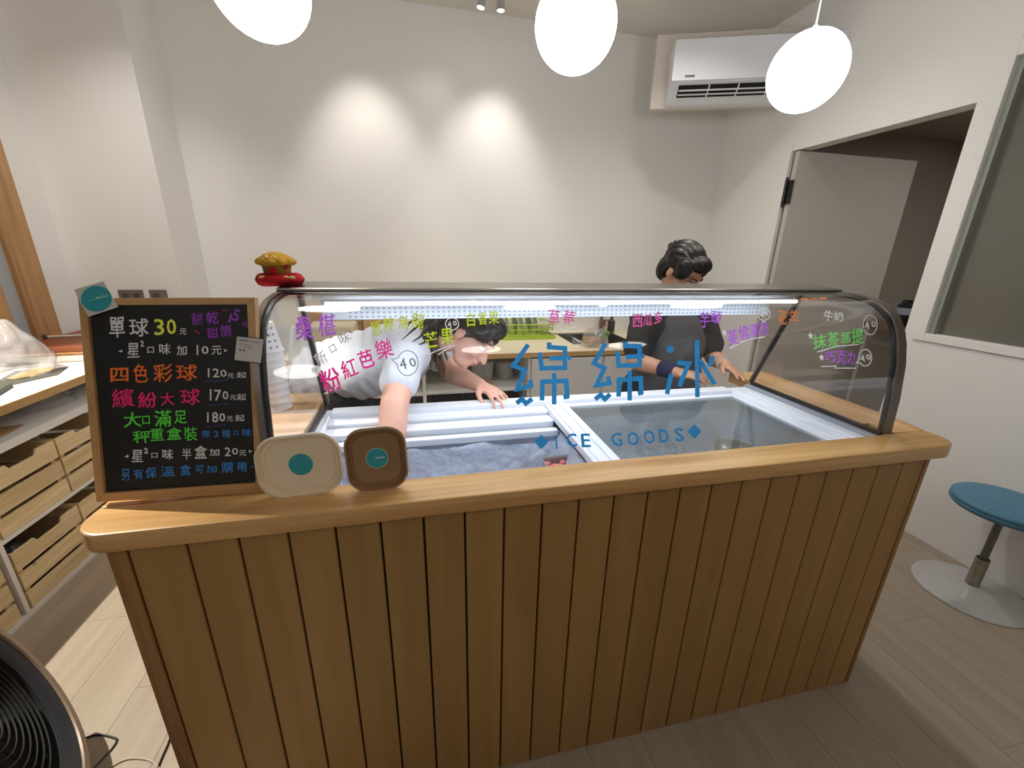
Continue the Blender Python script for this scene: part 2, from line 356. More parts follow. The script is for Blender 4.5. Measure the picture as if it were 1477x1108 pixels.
# trim_1 : board behind the air conditioner, set across the corner
F0 = Vector((2.134, 2.066, 0)); A = Vector((.926, -.377, 0)); NN = Vector((.377, .926, 0))
def ac(s, d): p = F0 + A * s + NN * d; return (p.x, p.y)
def clipx(poly, xm):
    out = []
    for i, p in enumerate(poly):
        q = poly[(i + 1) % len(poly)]
        if p[0] <= xm: out.append(p)
        if (p[0] - xm) * (q[0] - xm) < 0:
            t = (xm - p[0]) / (q[0] - p[0]); out.append((xm, p[1] + t * (q[1] - p[1])))
    return out
S('trim_1', MB().prism(clipx([ac(-.095, .2), ac(1.3, .2), ac(1.3, .26), ac(-.095, .26)], XR - .001), 2.425, 2.86), M['sofp'], bevel=0.004)
acu = thing('air_conditioner', 'white split air conditioner mounted high across the back right corner', 'air conditioner', (F0.x, F0.y, 2.4))
def acslab(poly_dz, name, mat, s0=0.0, s1=1.2, bevel=0.006, par=None):
    # poly_dz: profile (depth, z); extruded along the unit, cut where it meets the wall
    b = MB(); ring = []
    for s in (s0, s1):
        ring.append([])
        for d, z in poly_dz:
            x, y = ac(s, d)
            if x > XR - .002:
                t = (XR - .002 - ac(s0, d)[0]) / (x - ac(s0, d)[0]); y = ac(s0, d)[1] + t * (y - ac(s0, d)[1]); x = XR - .002
            ring[-1].append((x, y, z))
    n = len(poly_dz)
    b.add(ring[0] + ring[1], [tuple(range(n)), tuple(range(n, 2 * n))[::-1]] + [(i, n + i, n + (i + 1) % n, (i + 1) % n) for i in range(n)])
    return b.build(name, mat, par or acu, bevel=bevel)
acslab([(0.012, 2.75), (0.20, 2.75), (0.20, 2.42), (0.13, 2.42), (0.012, 2.52)], 'body', M['ac'], 0, 1.2)
acslab([(0.0, 2.748), (0.014, 2.75), (0.014, 2.522), (0.0, 2.524)], 'front_panel', M['ac'], 0.0, 1.2, 0.003)
def acface(s0, s1, t0, t1, h, name, mat, par=None):
    # box lying on the slanted lower face (from (0.012,2.52) to (0.13,2.42))
    P0 = Vector((0.012, 2.515)); P1 = Vector((0.13, 2.42)); e = (P1 - P0); nrm = Vector((e.y, -e.x)).normalized() * (1)
    if nrm.x > 0: nrm = -nrm
    q = [P0 + e * t0, P0 + e * t1, P0 + e * t1 + nrm * h, P0 + e * t0 + nrm * h]
    return acslab([tuple(k) for k in q], name, mat, s0, s1, 0, par)
out = acface(.055, .85, .10, .62, .004, 'outlet', M['dark'])
for t in (.28, .46): acface(.06, .845, t, t + .05, .009, 'louvre', M['ac'])
for s in (.24, .42, .60, .78): acface(s, s + .008, .1, .62, .008, 'vane', M['ac'])
acslab([(-.002, 2.553), (0.0, 2.553), (0.0, 2.541), (-.002, 2.541)], 'badge', pbr('badge_grey', (112, 112, 116), 0.4), .08, .14, 0)
# ceiling vent panel
vt = MB().box(1.5, 2.13, 1.68, 2.29, ZC - .022, ZC).build('ceiling_panel', M['ceil'], bevel=0.004)
tag(vt, 'square access panel on the ceiling above the air conditioner', 'ceiling panel')
MB().box(1.49, 2.14, 1.67, 2.30, ZC - .006, ZC - .001).build('panel_shadow_line', pbr('edge_shadow', (110, 104, 96), 0.8), vt)  # dark plate round the panel, its shadow line put in as colour
# wall sockets
for i, (u0, u1, lab) in enumerate(((170, 206, 'wider grey wall socket plate behind the chalkboard, nearer the shelving'), (215, 240, 'narrower grey wall socket plate behind the chalkboard, nearer the corner'))):
    a = at(u0, 418, 1, 2.34); b_ = at(u1, 417, 1, 2.34)
    o = MB().box(a.x, b_.x, 2.331, 2.34, a.z - .075, a.z).build('socket_plate', pbr('socket_grey', (128, 122, 116), 0.4, 0.3), bevel=0.003)
    tag(o, lab, 'socket', 'wall socket plates')
    for k in range(2 - i): MB().box(a.x + .02 + k * .06, a.x + .055 + k * .06, 2.328, 2.331, a.z - .055, a.z - .02).build('switch', pbr('switch_dark', (84, 78, 72), 0.4), o)
# pendants
def pendant(x, y, z, mat, label, group):
    t = thing('pendant_lamp', label, 'lamp', (x, y, z), group)
    MB().ell((x, y, z), (.125, .125, .125), n=40, m=24).build('globe', mat, t, smooth='all')
    MB().cyl((x, y, z + .118), (x, y, z + .14), .016, .006).build('holder', M['whitep'], t, smooth=True)
    MB().cyl((x, y, z + .14), (x, y, ZC - .02), .0028, n=8).build('cord', M['whitep'], t)
    MB().cyl((x, y, ZC - .02), (x, y, ZC), .04).build('ceiling_rose', M['whitep'], t, smooth=True)
G = 'opal globe pendants over the counter'
pendant(0.088, .7, 2.108, M['lamp'], 'glowing opal globe pendant, leftmost of the three above the counter', G)
pendant(0.976, .69, 2.112, M['lamp'], 'glowing opal globe pendant, middle one above the counter', G)
pendant(1.864, .70, 2.080, M['lamp'], 'glowing opal globe pendant hanging in front of the air conditioner', G)
for x, y, z, lb in ((-0.17, -1.27, 1.62, 'low opal globe pendant behind the viewer, mirrored as the largest pale oval'), (0.83, -1.27, 2.09, 'opal globe pendant behind the viewer, mirrored over the bending face'), (1.82, -1.25, 2.09, 'opal globe pendant behind the viewer, mirrored beside the grey apron')):
    pendant(x, y, z, M['lamp2'], lb, 'pendants behind the viewer')
# ceiling spotlights
for i, (p, tg) in enumerate(SPOTS):
    t = thing('ceiling_spotlight', ['grey cylinder ceiling spotlight, farther from the middle pendant', 'grey cylinder ceiling spotlight, nearer to the middle pendant'][i], 'spotlight', (p[0], p[1], ZC), 'ceiling spotlights')
    P = Vector(p); d = (Vector(tg) - P).normalized(); d = (d * .35 + Vector((0, 0, -1))).normalized()
    MB().cyl(P - d * .005, P - d * .11, .026).build('barrel', pbr('spot_grey', (170, 170, 168), 0.4), t, smooth=True)
    MB().cyl(P - d * .004, P - d * .0055, .023).build('lens', M['spotface'], t)
    MB().cyl((p[0], p[1] + .01, 3.0), (p[0], p[1] + .01, ZC), .012).build('stem', M['whitep'], t, smooth=True)

# ------------------------------------------------------------------ counter
Z0, ZT = 0.902, 0.943
ct = thing('wooden_counter', 'long counter clad in vertical pine planks with a thick rounded timber top', 'counter', (.9, .37, 0))
MB().box(-.12, 1.888, .014, .03, 0.0, Z0).build('backing', M['groove'], ct)
def plank(w_): return MB().prism([(0.0022, .014), (w_ - .0022, .014), (w_ - .0022, .002), (w_ - .0036, 0), (.0036, 0), (.0022, .002)], 0.004, Z0, 'z').mesh('plank')
pm = plank(.09); pm.materials.append(M['plank'])
xs = [-.098] + [i * .09 for i in range(21)]
for i, x in enumerate(xs):
    if i == 0: me = plank(.098); me.materials.append(M['plank'])
    elif i == 21: me = plank(.082); me.materials.append(M['plank'])
    else: me = pm
    o = link('plank', me, None, ct)
    o.location = (x, 0, 0)
MB().box(-.13, -.0985, -.002, .03, .002, Z0).build('stile', M['stile'], ct, bevel=.002)
MB().box(1.8825, 1.8976, -.002, .03, .002, Z0).build('stile', M['stile'], ct, bevel=.002)
MB().box(-.13, -.112, .03, .74, .002, Z0).build('side_panel', M['stile'], ct, bevel=.002)
MB().box(1.880, 1.8976, .03, .74, .002, Z0).build('side_panel', M['stile'], ct, bevel=.002)
MB().box(-.112, .09, .72, .738, .002, Z0).build('rear_panel', M['stile'], ct)
# top: front board with rounded outer corners, left deck board and right board
front = rrect(-.172, 1.968, -.022, .30, .075, 8)
fp = [p for p in front if p[1] <= .069]
fp = [(-.172, .070)] + sorted([p for p in fp if p[0] < .9], key=lambda p: -p[1] if p[0] < -.1 else 0)
cl = [(-.172 + .06 - .06 * math.cos(a), -.022 + .06 - .06 * math.sin(a)) for a in [i * PI / 16 for i in range(9)]]
cr_ = [(1.968 - .06 + .06 * math.sin(a), -.022 + .06 - .06 * math.cos(a)) for a in [i * PI / 16 for i in range(9)]]
MB().prism([(-.172, .074)] + cl + cr_ + [(1.968, .074)], Z0, ZT).build('top_board', M['top'], ct, bevel=.004)
MB().box(-.172, .126, .075, .30, Z0, ZT - .001).build('deck_board', M['topy'], ct, bevel=.002)
MB().box(-.172, .126, .301, .74, Z0, ZT - .001).build('deck_board', M['topy'], ct, bevel=.002)
MB().prism([(1.850, .075), (1.968, .075), (1.990, .16), (1.998, .74), (1.850, .74)], Z0, ZT).build('top_board', M['topy'], ct, bevel=.003)
MB().box(1.816, 1.849, .15, .74, Z0, ZT + .001).build('top_board', M['topy'], ct, bevel=.002)

# ------------------------------------------------------------------ display freezer
fz = thing('display_freezer', 'ice cream display freezer with curved glass canopy lettered in marker, set into the counter', 'freezer', (.96, .33, 0))
X0, X1 = .140, 1.812
prof = [(.077, ZT), (.085, 1.05), (.098, 1.15), (.113, 1.21), (.127, 1.245), (.145, 1.275), (.165, 1.297), (.19, 1.313), (.23, 1.328), (.29, 1.336), (.345, 1.338)]
def sweep(pr, x0, x1, th, nx=1):
    b = MB(); n = len(pr); nr = []
    for i in range(n):
        a = Vector(pr[max(i - 1, 0)]); c = Vector(pr[min(i + 1, n - 1)]); t = (c - a).normalized(); nr.append(Vector((t.y, -t.x)))
    inner = [(p[0] + q.x * th, p[1] + q.y * th) for p, q in zip(pr, nr)]
    return b.prism(list(pr) + inner[::-1], x0, x1, 'x')
# freezer body tubs
MB().box(.140, .165, .09, .60, .60, .905).box(1.70, 1.80, .09, .60, .60, .915).box(.20, 1.70, .57, .60, .60, .905).box(.20, 1.70, .08, .09, .60, .915).box(.140, 1.80, .08, .60, .05, .60).build('body', M['frz'], fz)
R = 'rim'
for a, mt in (((1.675, 1.80, .08, .60, .905, .925), 'frz'), ((.140, .165, .08, .60, .905, .925), 'frz'), ((.165, 1.675, .548, .60, .905, .932), 'frz'),
              ((.165, 1.675, .08, .10, .905, .925), 'frz'), ((.8865, .965, .09, .548, .900, .925), 'frz'),
              ((.165, .8865, .492, .547, .890, .915), 'frz'), ((.165, .8865, .484, .4915, .885, .902), 'frzg'), ((.165, .8865, .430, .4835, .880, .905), 'frz'), ((.165, .8865, .405, .4295, .872, .885), 'frzg'), ((.165, .8865, .380, .4045, .870, .893), 'frz')):
    MB().box(*a).build('rim', M[mt], fz, bevel=.004)
for xx in (.9, .935): MB().box(xx, xx + .012, .09, .548, .925, .929).build('divider_rib', M['frz'], fz, bevel=.001)
MB().box(1.715, 1.735, .08, .56, .925, .934).build('rim_rib', M['frz'], fz, bevel=.002)
MB().box(1.775, 1.797, .08, .60, .925, .936).build('rim_rib', M['frzg'], fz, bevel=.002)
# frosted liners
def liner(x0, x1, y0, y1, zt, depth, seed):
    b = MB(); nx_, ny = int((x1 - x0) / .005), int((y1 - y0) / .005)
    for j in range(ny + 1):
        for i in range(nx_ + 1):
            x = x0 + (x1 - x0) * i / nx_; y = y0 + (y1 - y0) * j / ny
            d = min(x - x0, x1 - x, y1 - y, y - y0) / .07; d = max(0, min(1, d)); d = d * d * (3 - 2 * d)
            q = Vector((x * 5 + seed, y * 14, seed)); n1 = noise.noise(q) * .024 + abs(noise.noise(q * 2.7)) * .034 + abs(noise.noise(q * 6)) * .016
            b.v.append((x, y, zt - depth * d + n1 * min(1, d * 3)))
    for j in range(ny):
        for i in range(nx_):
            a = j * (nx_ + 1) + i; b.f.append((a, a + 1, a + nx_ + 2, a + nx_ + 1))
    return b
liner(.165, .90, .09, .405, .880, .13, 3.1).build('frosted_liner', M['frost'], fz, smooth='all', fix=False)
liner(.955, 1.69, .09, .57, .895, .20, 8.4).build('frosted_liner', M['frost'], fz, smooth='all', fix=False)
# sliding lid on the further half
ld = MB().box(.975, 1.665, .10, .54, .908, .913).build('sliding_lid', M['lid'], fz, label='clear sliding glass lid')
for a in ((.966, 1.674, .520, .546, .903, .918), (1.655, 1.674, .10, .520, .903, .918)):
    MB().box(*a).build('lid_frame', M['frz'], ld, bevel=.003)
# canopy
sweep(prof, X0 + .004, X1 - .004, .005).build('front_glass', M['glass'], fz, smooth=True)
endp = [(p[0] + .004, p[1]) for p in prof] + [(.45, 1.338), (.596, ZT + .002)]
for x in (X0, X1 - .004):
    MB().prism(endp, x, x + .004, 'x').build('end_glass', M['glass'], fz)
fr_prof = [(.079, ZT - .002)] + prof[1:]
for x0, x1 in ((X1, X1 + .030), (X0 - .012, X0)):
    sweep(fr_prof, x0, x1, .016).build('end_frame', M['dsteel'], fz, smooth=True)
for x in (X0 + .001, X1 - .009):
    MB().tube([(x + .004, p[0] + .012, p[1] - (.006 if p[0] > .16 else 0)) for p in prof], .0055, 6).build('edge_seal', M['seal'], fz, smooth=True)
    MB().box(x, x + .010, .08, .6, ZT - .012, ZT + .004).build('edge_seal', M['seal'], fz, bevel=.002)
    MB().tube([(x + .004, .45, 1.335), (x + .004, .598, ZT)], .0065, 8).build('rear_post', M['seal'], fz, smooth=True)
    MB().tube([(x + .006, .461, 1.337), (x + .006, .609, ZT)], .0065, 8).build('rear_post', M['steel'], fz, smooth=True)
tb = MB().prism([(.345, 1.340), (.350, 1.345), (.480, 1.352), (.485, 1.349), (.485, 1.328), (.345, 1.333)], .122, 1.845, 'x').build('top_bar', M['steel'], fz, bevel=.002)
MB().box(.128, 1.835, .336, .3448, 1.329, 1.340).build('top_gasket', M['seal'], tb)
MB().box(.20, 1.66, .352, .452, 1.316, 1.326).build('light_tray', pbr('tray_white', (196, 204, 214), 0.35), fz, bevel=.003)
MB().cyl((.24, .300, 1.311), (1.62, .300, 1.311), .0045, n=12).build('led_tube', M['led'], fz, smooth=True)
perf = MB()
for k in range(90):
    for r_ in range(3): perf.box(.27 + k * .0152, .277 + k * .0152, .4385, .4395, 1.256 + r_ * .012, 1.261 + r_ * .012)
MB().box(.20, 1.66, .4396, .450, 1.250, 1.326).build('light_fascia', pbr('fascia_white', (206, 214, 226), 0.35), fz, bevel=.002)
perf.build('tray_slots', M['frzg'], fz)['kind'] = 'stuff'
lt = bpy.data.lights.new('led_light', 'AREA'); lt.shape = 'RECTANGLE'; lt.size = 1.38; lt.size_y = .03; lt.energy = 2.3; lt.color = (.84, .92, 1)
lo = bpy.data.objects.new('led_light', lt); lo.location = (.93, .31, 1.298); C.objects.link(lo)

# ------------------------------------------------------------------ lettering
_gl = {}
def bolden(vs, fs, d):
    # marker-like weight: push the outline of a glyph outwards by d em
    key = {}; V_ = []; mp = []
    for x, y in vs:
        k = (round(x, 4), round(y, 4))
        if k not in key: key[k] = len(V_); V_.append((x, y))
        mp.append(key[k])
    F = []
    for f in fs:
        g = [mp[i] for i in f]; g = [a for i, a in enumerate(g) if a != g[i - 1]]
        if len(g) < 3: continue
        ar = sum(V_[g[i - 1]][0] * V_[g[i]][1] - V_[g[i]][0] * V_[g[i - 1]][1] for i in range(len(g)))
        F.append(tuple(g if ar > 0 else g[::-1]))
    E = {}
    for f in F:
        for i in range(len(f)): E[(f[i - 1], f[i])] = 1
    N_ = [[0, 0] for _ in V_]
    for a, b in E:
        if (b, a) in E: continue
        dx, dy = V_[b][0] - V_[a][0], V_[b][1] - V_[a][1]; L = math.hypot(dx, dy) or 1
        for q in (a, b): N_[q][0] += dy / L; N_[q][1] -= dx / L
    out = []
    for (x, y), (nx_, ny_) in zip(V_, N_):
        L = math.hypot(nx_, ny_)
        if L > .05: x += nx_ / L * d * min(1.4, 2 / max(L, 1)); y += ny_ / L * d * min(1.4, 2 / max(L, 1))
        out.append((x, y))
    return out, F
def glyphs(chars):
    objs = []
    for ch in sorted(set(chars)):
        if ch in _gl: continue
        cu = bpy.data.curves.new('g', 'FONT'); cu.body = ch; cu.resolution_u = 2; o = bpy.data.objects.new('g', cu); C.objects.link(o); objs.append((ch, o))
    dg = bpy.context.evaluated_depsgraph_get()
    for ch, o in objs:
        me = bpy.data.meshes.new_from_object(o.evaluated_get(dg))
        _gl[ch] = bolden([(q.co.x, q.co.y) for q in me.vertices], [tuple(p.vertices) for p in me.polygons], .006 if ch in '繽餅檸檬龍樂濃倫購溫種裝' else .014)
        bpy.data.meshes.remove(me)
    for ch, o in objs:
        cu = o.data; bpy.data.objects.remove(o); bpy.data.curves.remove(cu)
def put(mb, ch, u, v, w_, h, rot, mapf, shear=0.0, bold=0):
    """glyph ch centred at picture point (u, v) of a surface, w_ by h, turned by rot degrees"""
    vs, fs = _gl[ch]
    if not vs: return
    if ord(ch) > 0x2E7F: cx, cy, sx, sy = .5, .38, 1, 1
    else:
        x0 = min(p[0] for p in vs); x1 = max(p[0] for p in vs); y0 = min(p[1] for p in vs); y1 = max(p[1] for p in vs)
        cx, cy, sx, sy = (x0 + x1) / 2, (y0 + y1) / 2, max(x1 - x0, .05), max(y1 - y0, .05)
    cr, sr = math.cos(math.radians(rot)), math.sin(math.radians(rot)); out = []
    for x, y in vs:
        a = (x - cx) / sx * w_; b = (y - cy) / sy * h; a += shear * b
        a += math.sin(y * 7 + x * 3) * w_ * .018; b += math.sin(x * 6 + 1) * h * .02
        out.append(mapf(u + a * cr - b * sr, v - (a * sr + b * cr)))
    mb.add(out, fs)
def onglass(u, v, off=.0022):
    d = ray(u, v)
    for k, ((y0, z0), (y1, z1)) in enumerate(zip(prof, prof[1:])):
        a = z1 - z0; b = y1 - y0; den = d.y * a - d.z * b
        if abs(den) < 1e-9: continue
        t = -((CP.y - y0) * a - (CP.z - z0) * b) / den
        p = CP + d * t; s = ((p.y - y0) * b + (p.z - z0) * a) / (a * a + b * b)
        if t > 0 and (-1e-4 <= s <= 1.0001 or (k == 0 and s < 0)):
            n = Vector((0, -a, b)).normalized(); return tuple(p + n * off)
    return tuple(CP + d * ((1.347 - CP.z) / d.z))
def stroke(mb, pts, wd, mapf, closed=False):
    P = [Vector((p[0], p[1])) for p in pts]; n = len(P); L_, R_ = [], []
    for i in range(n):
        a = P[(i - 1) % n] if (closed or i) else None; c = P[(i + 1) % n] if (closed or i < n - 1) else None
        if a is None: t = (c - P[i]).normalized(); m = Vector((-t.y, t.x)); k = 1
        elif c is None: t = (P[i] - a).normalized(); m = Vector((-t.y, t.x)); k = 1
        else:
            t1 = (P[i] - a).normalized(); t2 = (c - P[i]).normalized(); m1 = Vector((-t1.y, t1.x)); m2 = Vector((-t2.y, t2.x))
            m = (m1 + m2); m = m.normalized() if m.length > .2 else m1; k = 1 / max(.5, m.dot(m1))
        L_.append(P[i] + m * wd / 2 * k); R_.append(P[i] - m * wd / 2 * k)
    v = [mapf(*p) for p in L_] + [mapf(*p) for p in R_]
    mb.add(v, [(i, (i + 1) % n, n + (i + 1) % n, n + i) for i in range(n if closed else n - 1)])
COL = {}
def ink(rgb, clear=True):
    k = (rgb, clear)
    if k not in COL: COL[k] = trans(pbr('marker_ink', rgb, 0.6)) if clear else pbr('chalk_ink', tuple(min(250, int(c * 1.18)) for c in rgb), 0.7)
    return COL[k]
PUR, YEL, PNK, WHT, ORG, GRN = (206, 112, 252), (216, 238, 60), (255, 50, 160), (250, 250, 250), (255, 150, 84), (140, 244, 128)
HOT = (255, 110, 190)
words = [  # (text, ink, [(u, v, w, h, rot)])
 ('桑椹', PUR, [(439, 474, 27, 36, 8), (472, 470, 26, 34, 8)]),
 ('新口味', (222, 222, 222), [(463, 517, 18, 20, 30), (480, 503, 12, 14, 30), (497, 488, 18, 18, 30)]),
 ('原粹烏龍', YEL, [(543, 474, 16, 22, 14), (561, 468, 17, 21, 8), (582, 466, 17, 20, 5), (603, 463, 20, 23, -6)]),
 ('芒果', YEL, [(622, 491, 20, 26, 12), (645, 485, 20, 25, 8)]),
 ('粉紅芭樂', PNK, [(477, 548, 30, 36, 22), (504, 532, 24, 28, 22), (528, 518, 23, 28, 20), (554, 504, 26, 30, 18)]),
 ('白香果', YEL, [(679, 462, 15, 21, 6), (696, 460, 15, 19, 6), (712, 459, 16, 20, 4)]),
 ('草莓', HOT, [(799, 459, 17, 24, -4), (820, 460, 18, 24, -8)]),
 ('西瓜多', HOT, [(919, 463, 16, 21, 2), (934, 462, 13, 18, 0), (949, 459, 13, 19, 0)]),
 ('芋頭', PUR, [(1016, 462, 15, 24, 0), (1032, 458, 16, 19, -6)]),
 ('英倫濃奶', PUR, [(1056, 487, 16, 24, 14), (1072, 480, 16, 24, 14), (1086, 477, 14, 20, 14), (1101, 474, 14, 20, 10)]),
 ('花生', ORG, [(1128, 458, 15, 22, -6), (1145, 456, 16, 17, -4)]),
 ('牛奶', WHT, [(1194, 456, 14, 16, -8), (1209, 457, 15, 14, -4)]),
 ('金桔檸檬', ORG, [(1145, 433.5, 12, 3.6, 0), (1160, 432.5, 12, 3.6, 0), (1174, 432, 12, 3.6, 0), (1187, 431.5, 12, 3.6, 0)]),
 ('抹茶那提', GRN, [(1181, 493, 20, 22, 8), (1201, 490, 17, 24, 4), (1219, 487, 15, 18, 4), (1236, 485, 17, 23, 4)]),
 ('巧克力', PUR, [(1196, 514, 17, 18, -2), (1213, 515, 14, 22, -2), (1227, 516, 12, 20, -2)]),
]
board_rows = [  # (text, ink, [(X, Y, w, h)], rot) in the board zoom
 ('單球', (196, 196, 200), [(238, 247, 86, 112), (347, 250, 98, 96)], 4), ('30', (206, 220, 80), [(449, 250, 50, 82), (510, 248, 48, 76)], 3), ('元', (196, 196, 200), [(568, 270, 36, 36)], 0),
 ('餅乾甜筒', (136, 58, 170), [(640, 208, 62, 66), (714, 203, 66, 66), (716, 278, 58, 56), (783, 268, 60, 64)], 8), ('15元', (136, 58, 170), [(804, 205, 10, 44), (833, 190, 34, 60), (878, 234, 32, 28)], -14),
 ('星²口味加10元', (190, 190, 192), [(320, 365, 66, 84), (364, 332, 18, 30), (406, 362, 42, 38), (476, 358, 62, 58), (563, 365, 54, 52), (640, 364, 8, 50), (678, 364, 36, 40), (735, 363, 54, 50)], 3),
 ('四色彩球', (222, 104, 40), [(250, 486, 104, 84), (356, 480, 78, 100), (468, 478, 100, 96), (586, 475, 108, 84)], 3), ('120元起', (190, 190, 192), [(696, 477, 8, 46), (733, 478, 34, 44), (770, 480, 32, 36), (806, 491, 34, 28), (860, 488, 50, 32)], 2),
 ('繽紛大球', (236, 36, 110), [(268, 603, 116, 100), (390, 612, 98, 84), (490, 608, 70, 70), (604, 597, 100, 84)], 5), ('170元起', (190, 190, 192), [(706, 588, 8, 56), (742, 590, 34, 56), (780, 590, 30, 42), (818, 600, 34, 28), (860, 598, 46, 34)], 2),
 ('大口滿足', (80, 196, 62), [(315, 712, 92, 82), (383, 712, 48, 52), (468, 705, 88, 88), (555, 697, 66, 72)], 4), ('180元起', (190, 190, 192), [(692, 700, 8, 50), (728, 700, 32, 52), (764, 700, 30, 42), (802, 706, 32, 30), (852, 703, 48, 34)], 2),
 ('秤重盒裝', (80, 196, 62), [(362, 797, 92, 66), (438, 787, 72, 70), (523, 782, 76, 68), (606, 782, 70, 76)], 4), ('限2種口味', (52, 118, 186), [(683, 783, 40, 36), (734, 783, 24, 30), (783, 781, 44, 42), (834, 777, 26, 24), (886, 775, 50, 40)], 3),
 ('星²口味半盒加20元', (190, 190, 192), [(340, 893, 62, 70), (383, 867, 22, 28), (425, 889, 38, 30), (491, 884, 60, 56), (586, 882, 50, 58), (656, 875, 64, 72), (726, 874, 54, 38), (791, 872, 30, 44), (828, 870, 32, 34), (866, 877, 36, 32)], 2),
 ('另有保溫盒可加購唷', (52, 118, 186), [(282, 985, 46, 64), (345, 983, 52, 52), (408, 976, 56, 56), (492, 970, 74, 56), (580, 963, 56, 58), (650, 958, 44, 44), (712, 958, 56, 38), (790, 950, 64, 60), (864, 946, 52, 54)], 3),
]
glyphs(''.join(w_[0] for w_ in words) + ''.join(r[0] for r in board_rows) + '40ICEGOODS元★~')
for tx, col, pl in words:
    b = MB()
    for ch, (u, v, ww, hh, ro) in zip(tx, pl):
        put(b, ch, u, v, ww, hh, ro, onglass, .05)
    b.build('flavour_lettering', ink(col), fz, fix=False)
for u, v in ((1044, 480), (1168, 484), (1184, 515), (452, 533)):
    b = MB(); put(b, '★', u, v, 8, 11, 8, onglass); b.build('star_mark', ink(WHT), fz, fix=False)
def bubble(u, v, rx, ry, col, tail, fs):
    b = MB(); pts = []
    for k in range(28):
        a = math.radians(tail + 14 + (332) * k / 27); pts.append((u + rx * math.cos(a), v - ry * math.sin(a)))
    ta = math.radians(tail); pts.append((u + rx * 1.55 * math.cos(ta), v - ry * 1.55 * math.sin(ta)))
    stroke(b, pts, 1.3, onglass, True)
    put(b, '4', u - fs * .42, v + 1, fs * .62, fs * 1.0, 12, onglass); put(b, '0', u + fs * .45, v - 1, fs * .6, fs * .8, 12, onglass)
    b.build('price_bubble', ink(col), fz, fix=False)
bubble(652, 468, 9.5, 8.5, WHT, 262, 9); bubble(588, 524, 15, 18, (150, 152, 158), 170, 16)
bubble(1101, 454, 9, 8.5, WHT, 268, 8); bubble(1254, 469, 10, 14, WHT, 205, 11); bubble(1247, 516, 9, 12, WHT, 205, 10)
for pts in ([(614, 514), (628, 507), (650, 498)], [(632, 512), (642, 505), (656, 498)], [(795, 480), (808, 475), (812, 478), (831, 471)], [(1052, 503), (1068, 494), (1080, 490), (1102, 486)],
            [(1178, 508), (1205, 500), (1238, 497)], [(1184, 529), (1205, 528), (1203, 531), (1234, 531)], [(468, 568), (482, 560), (500, 552)]):
    b = MB(); stroke(b, pts, 1.3, onglass); b.build('underline', ink(WHT), fz, fix=False)
def LP(pts): return [(730 + p[0] / 4.616, 480 + p[1] / 4.616) for p in pts]
logo = [[[(145, 80), (48, 218), (125, 250), (72, 375), (165, 352), (158, 315)], [(68, 468), (105, 440), (130, 470), (172, 440)], [(222, 133), (235, 237), (390, 234), (390, 104), (285, 97), (285, 66)], [(285, 171), (376, 169)], [(408, 168.5), (428, 168)], [(318, 270), (318, 476)], [(237, 450), (240, 326), (302, 323)], [(334, 322), (398, 320), (405, 425), (380, 430)]],
        [[(660, 73), (582, 203), (652, 236), (598, 350), (686, 334), (674, 293)], [(590, 443), (628, 412), (655, 442), (690, 408)], [(738, 123), (747, 220), (886, 215), (886, 92), (790, 88), (790, 60)], [(795, 161), (871, 158)], [(902, 156), (916, 155)], [(820, 255), (820, 450)], [(746, 424), (749, 312), (804, 309)], [(836, 307), (893, 304), (897, 398), (875, 404)]],
        [[(1135, 200), (1212, 205), (1150, 357)], [(1096, 275), (1068, 408)], [(1268, 47), (1270, 428)], [(1290, 190), (1384, 342)], [(1374, 155), (1350, 225)]]]
for g_ in logo:
    b = MB()
    for pl in g_: stroke(b, LP(pl), 6.6, onglass)
    if g_ is logo[2]:
        c0 = LP([(1090, 110)])[0]; b.add([onglass(c0[0] + 5.2 * math.cos(k * PI / 12), c0[1] + 5.2 * math.sin(k * PI / 12)) for k in range(24)], [tuple(range(24))])
    b.build('logo_character', M['blue'], fz, fix=False)
for ch, u, v, ww in (('I', 802, 637.5, 2), ('C', 824, 634.5, 15), ('E', 844.5, 635, 13), ('G', 889, 633.5, 16), ('O', 912.5, 632.5, 16.5), ('O', 936, 630, 16.5), ('D', 957, 628.5, 14), ('S', 979, 627, 13)):
    b = MB(); put(b, ch, u, v, ww, 19.5, 4, onglass); b.build('caption_letter', M['blue'], fz, fix=False)
for u, v in ((780.5, 637), (1001, 622)):
    MB().add([onglass(u - 10, v), onglass(u, v - 10.5), onglass(u + 10, v), onglass(u, v + 10.5)], [(0, 1, 2, 3)]).build('logo_diamond', M['blue'], fz, fix=False)

# ------------------------------------------------------------------ chalkboard
bt, bb = Vector((0, .142, 1.335)), Vector((0, .078, ZT))
be = (bt - bb).normalized(); bn = Vector((0, -be.z, be.y))  # faces the viewer
def onboard(u, v, off=.0):
    d = ray(u, v); p0 = bb + bn * off; t = (p0 - CP).dot(bn) / d.dot(bn); return tuple(CP + d * t)
cb = thing('chalkboard', 'menu chalkboard with beech frame and coloured handwriting propped on the counter end', 'menu board', (-.03, .12, ZT))
def bq(quad, name, mat, o0, o1, par=cb, **k):
    v = [onboard(u, w_, o0) for u, w_ in quad] + [tuple(Vector(onboard(u, w_, o0)) + bn * (o1 - o0)) for u, w_ in quad]
    return MB().add(v, [(0, 1, 2, 3), (7, 6, 5, 4), (0, 4, 5, 1), (1, 5, 6, 2), (2, 6, 7, 3), (3, 7, 4, 0)]).build(name, mat, par, **k)
TL, TR, BR, BL = (125, 431), (373, 430), (384, 706), (150, 718)
tl, tr, br, bl = (137, 441), (362, 440), (374, 692), (161, 706)
bq([tl, tr, br, bl], 'board', M['black'], -.012, .001)
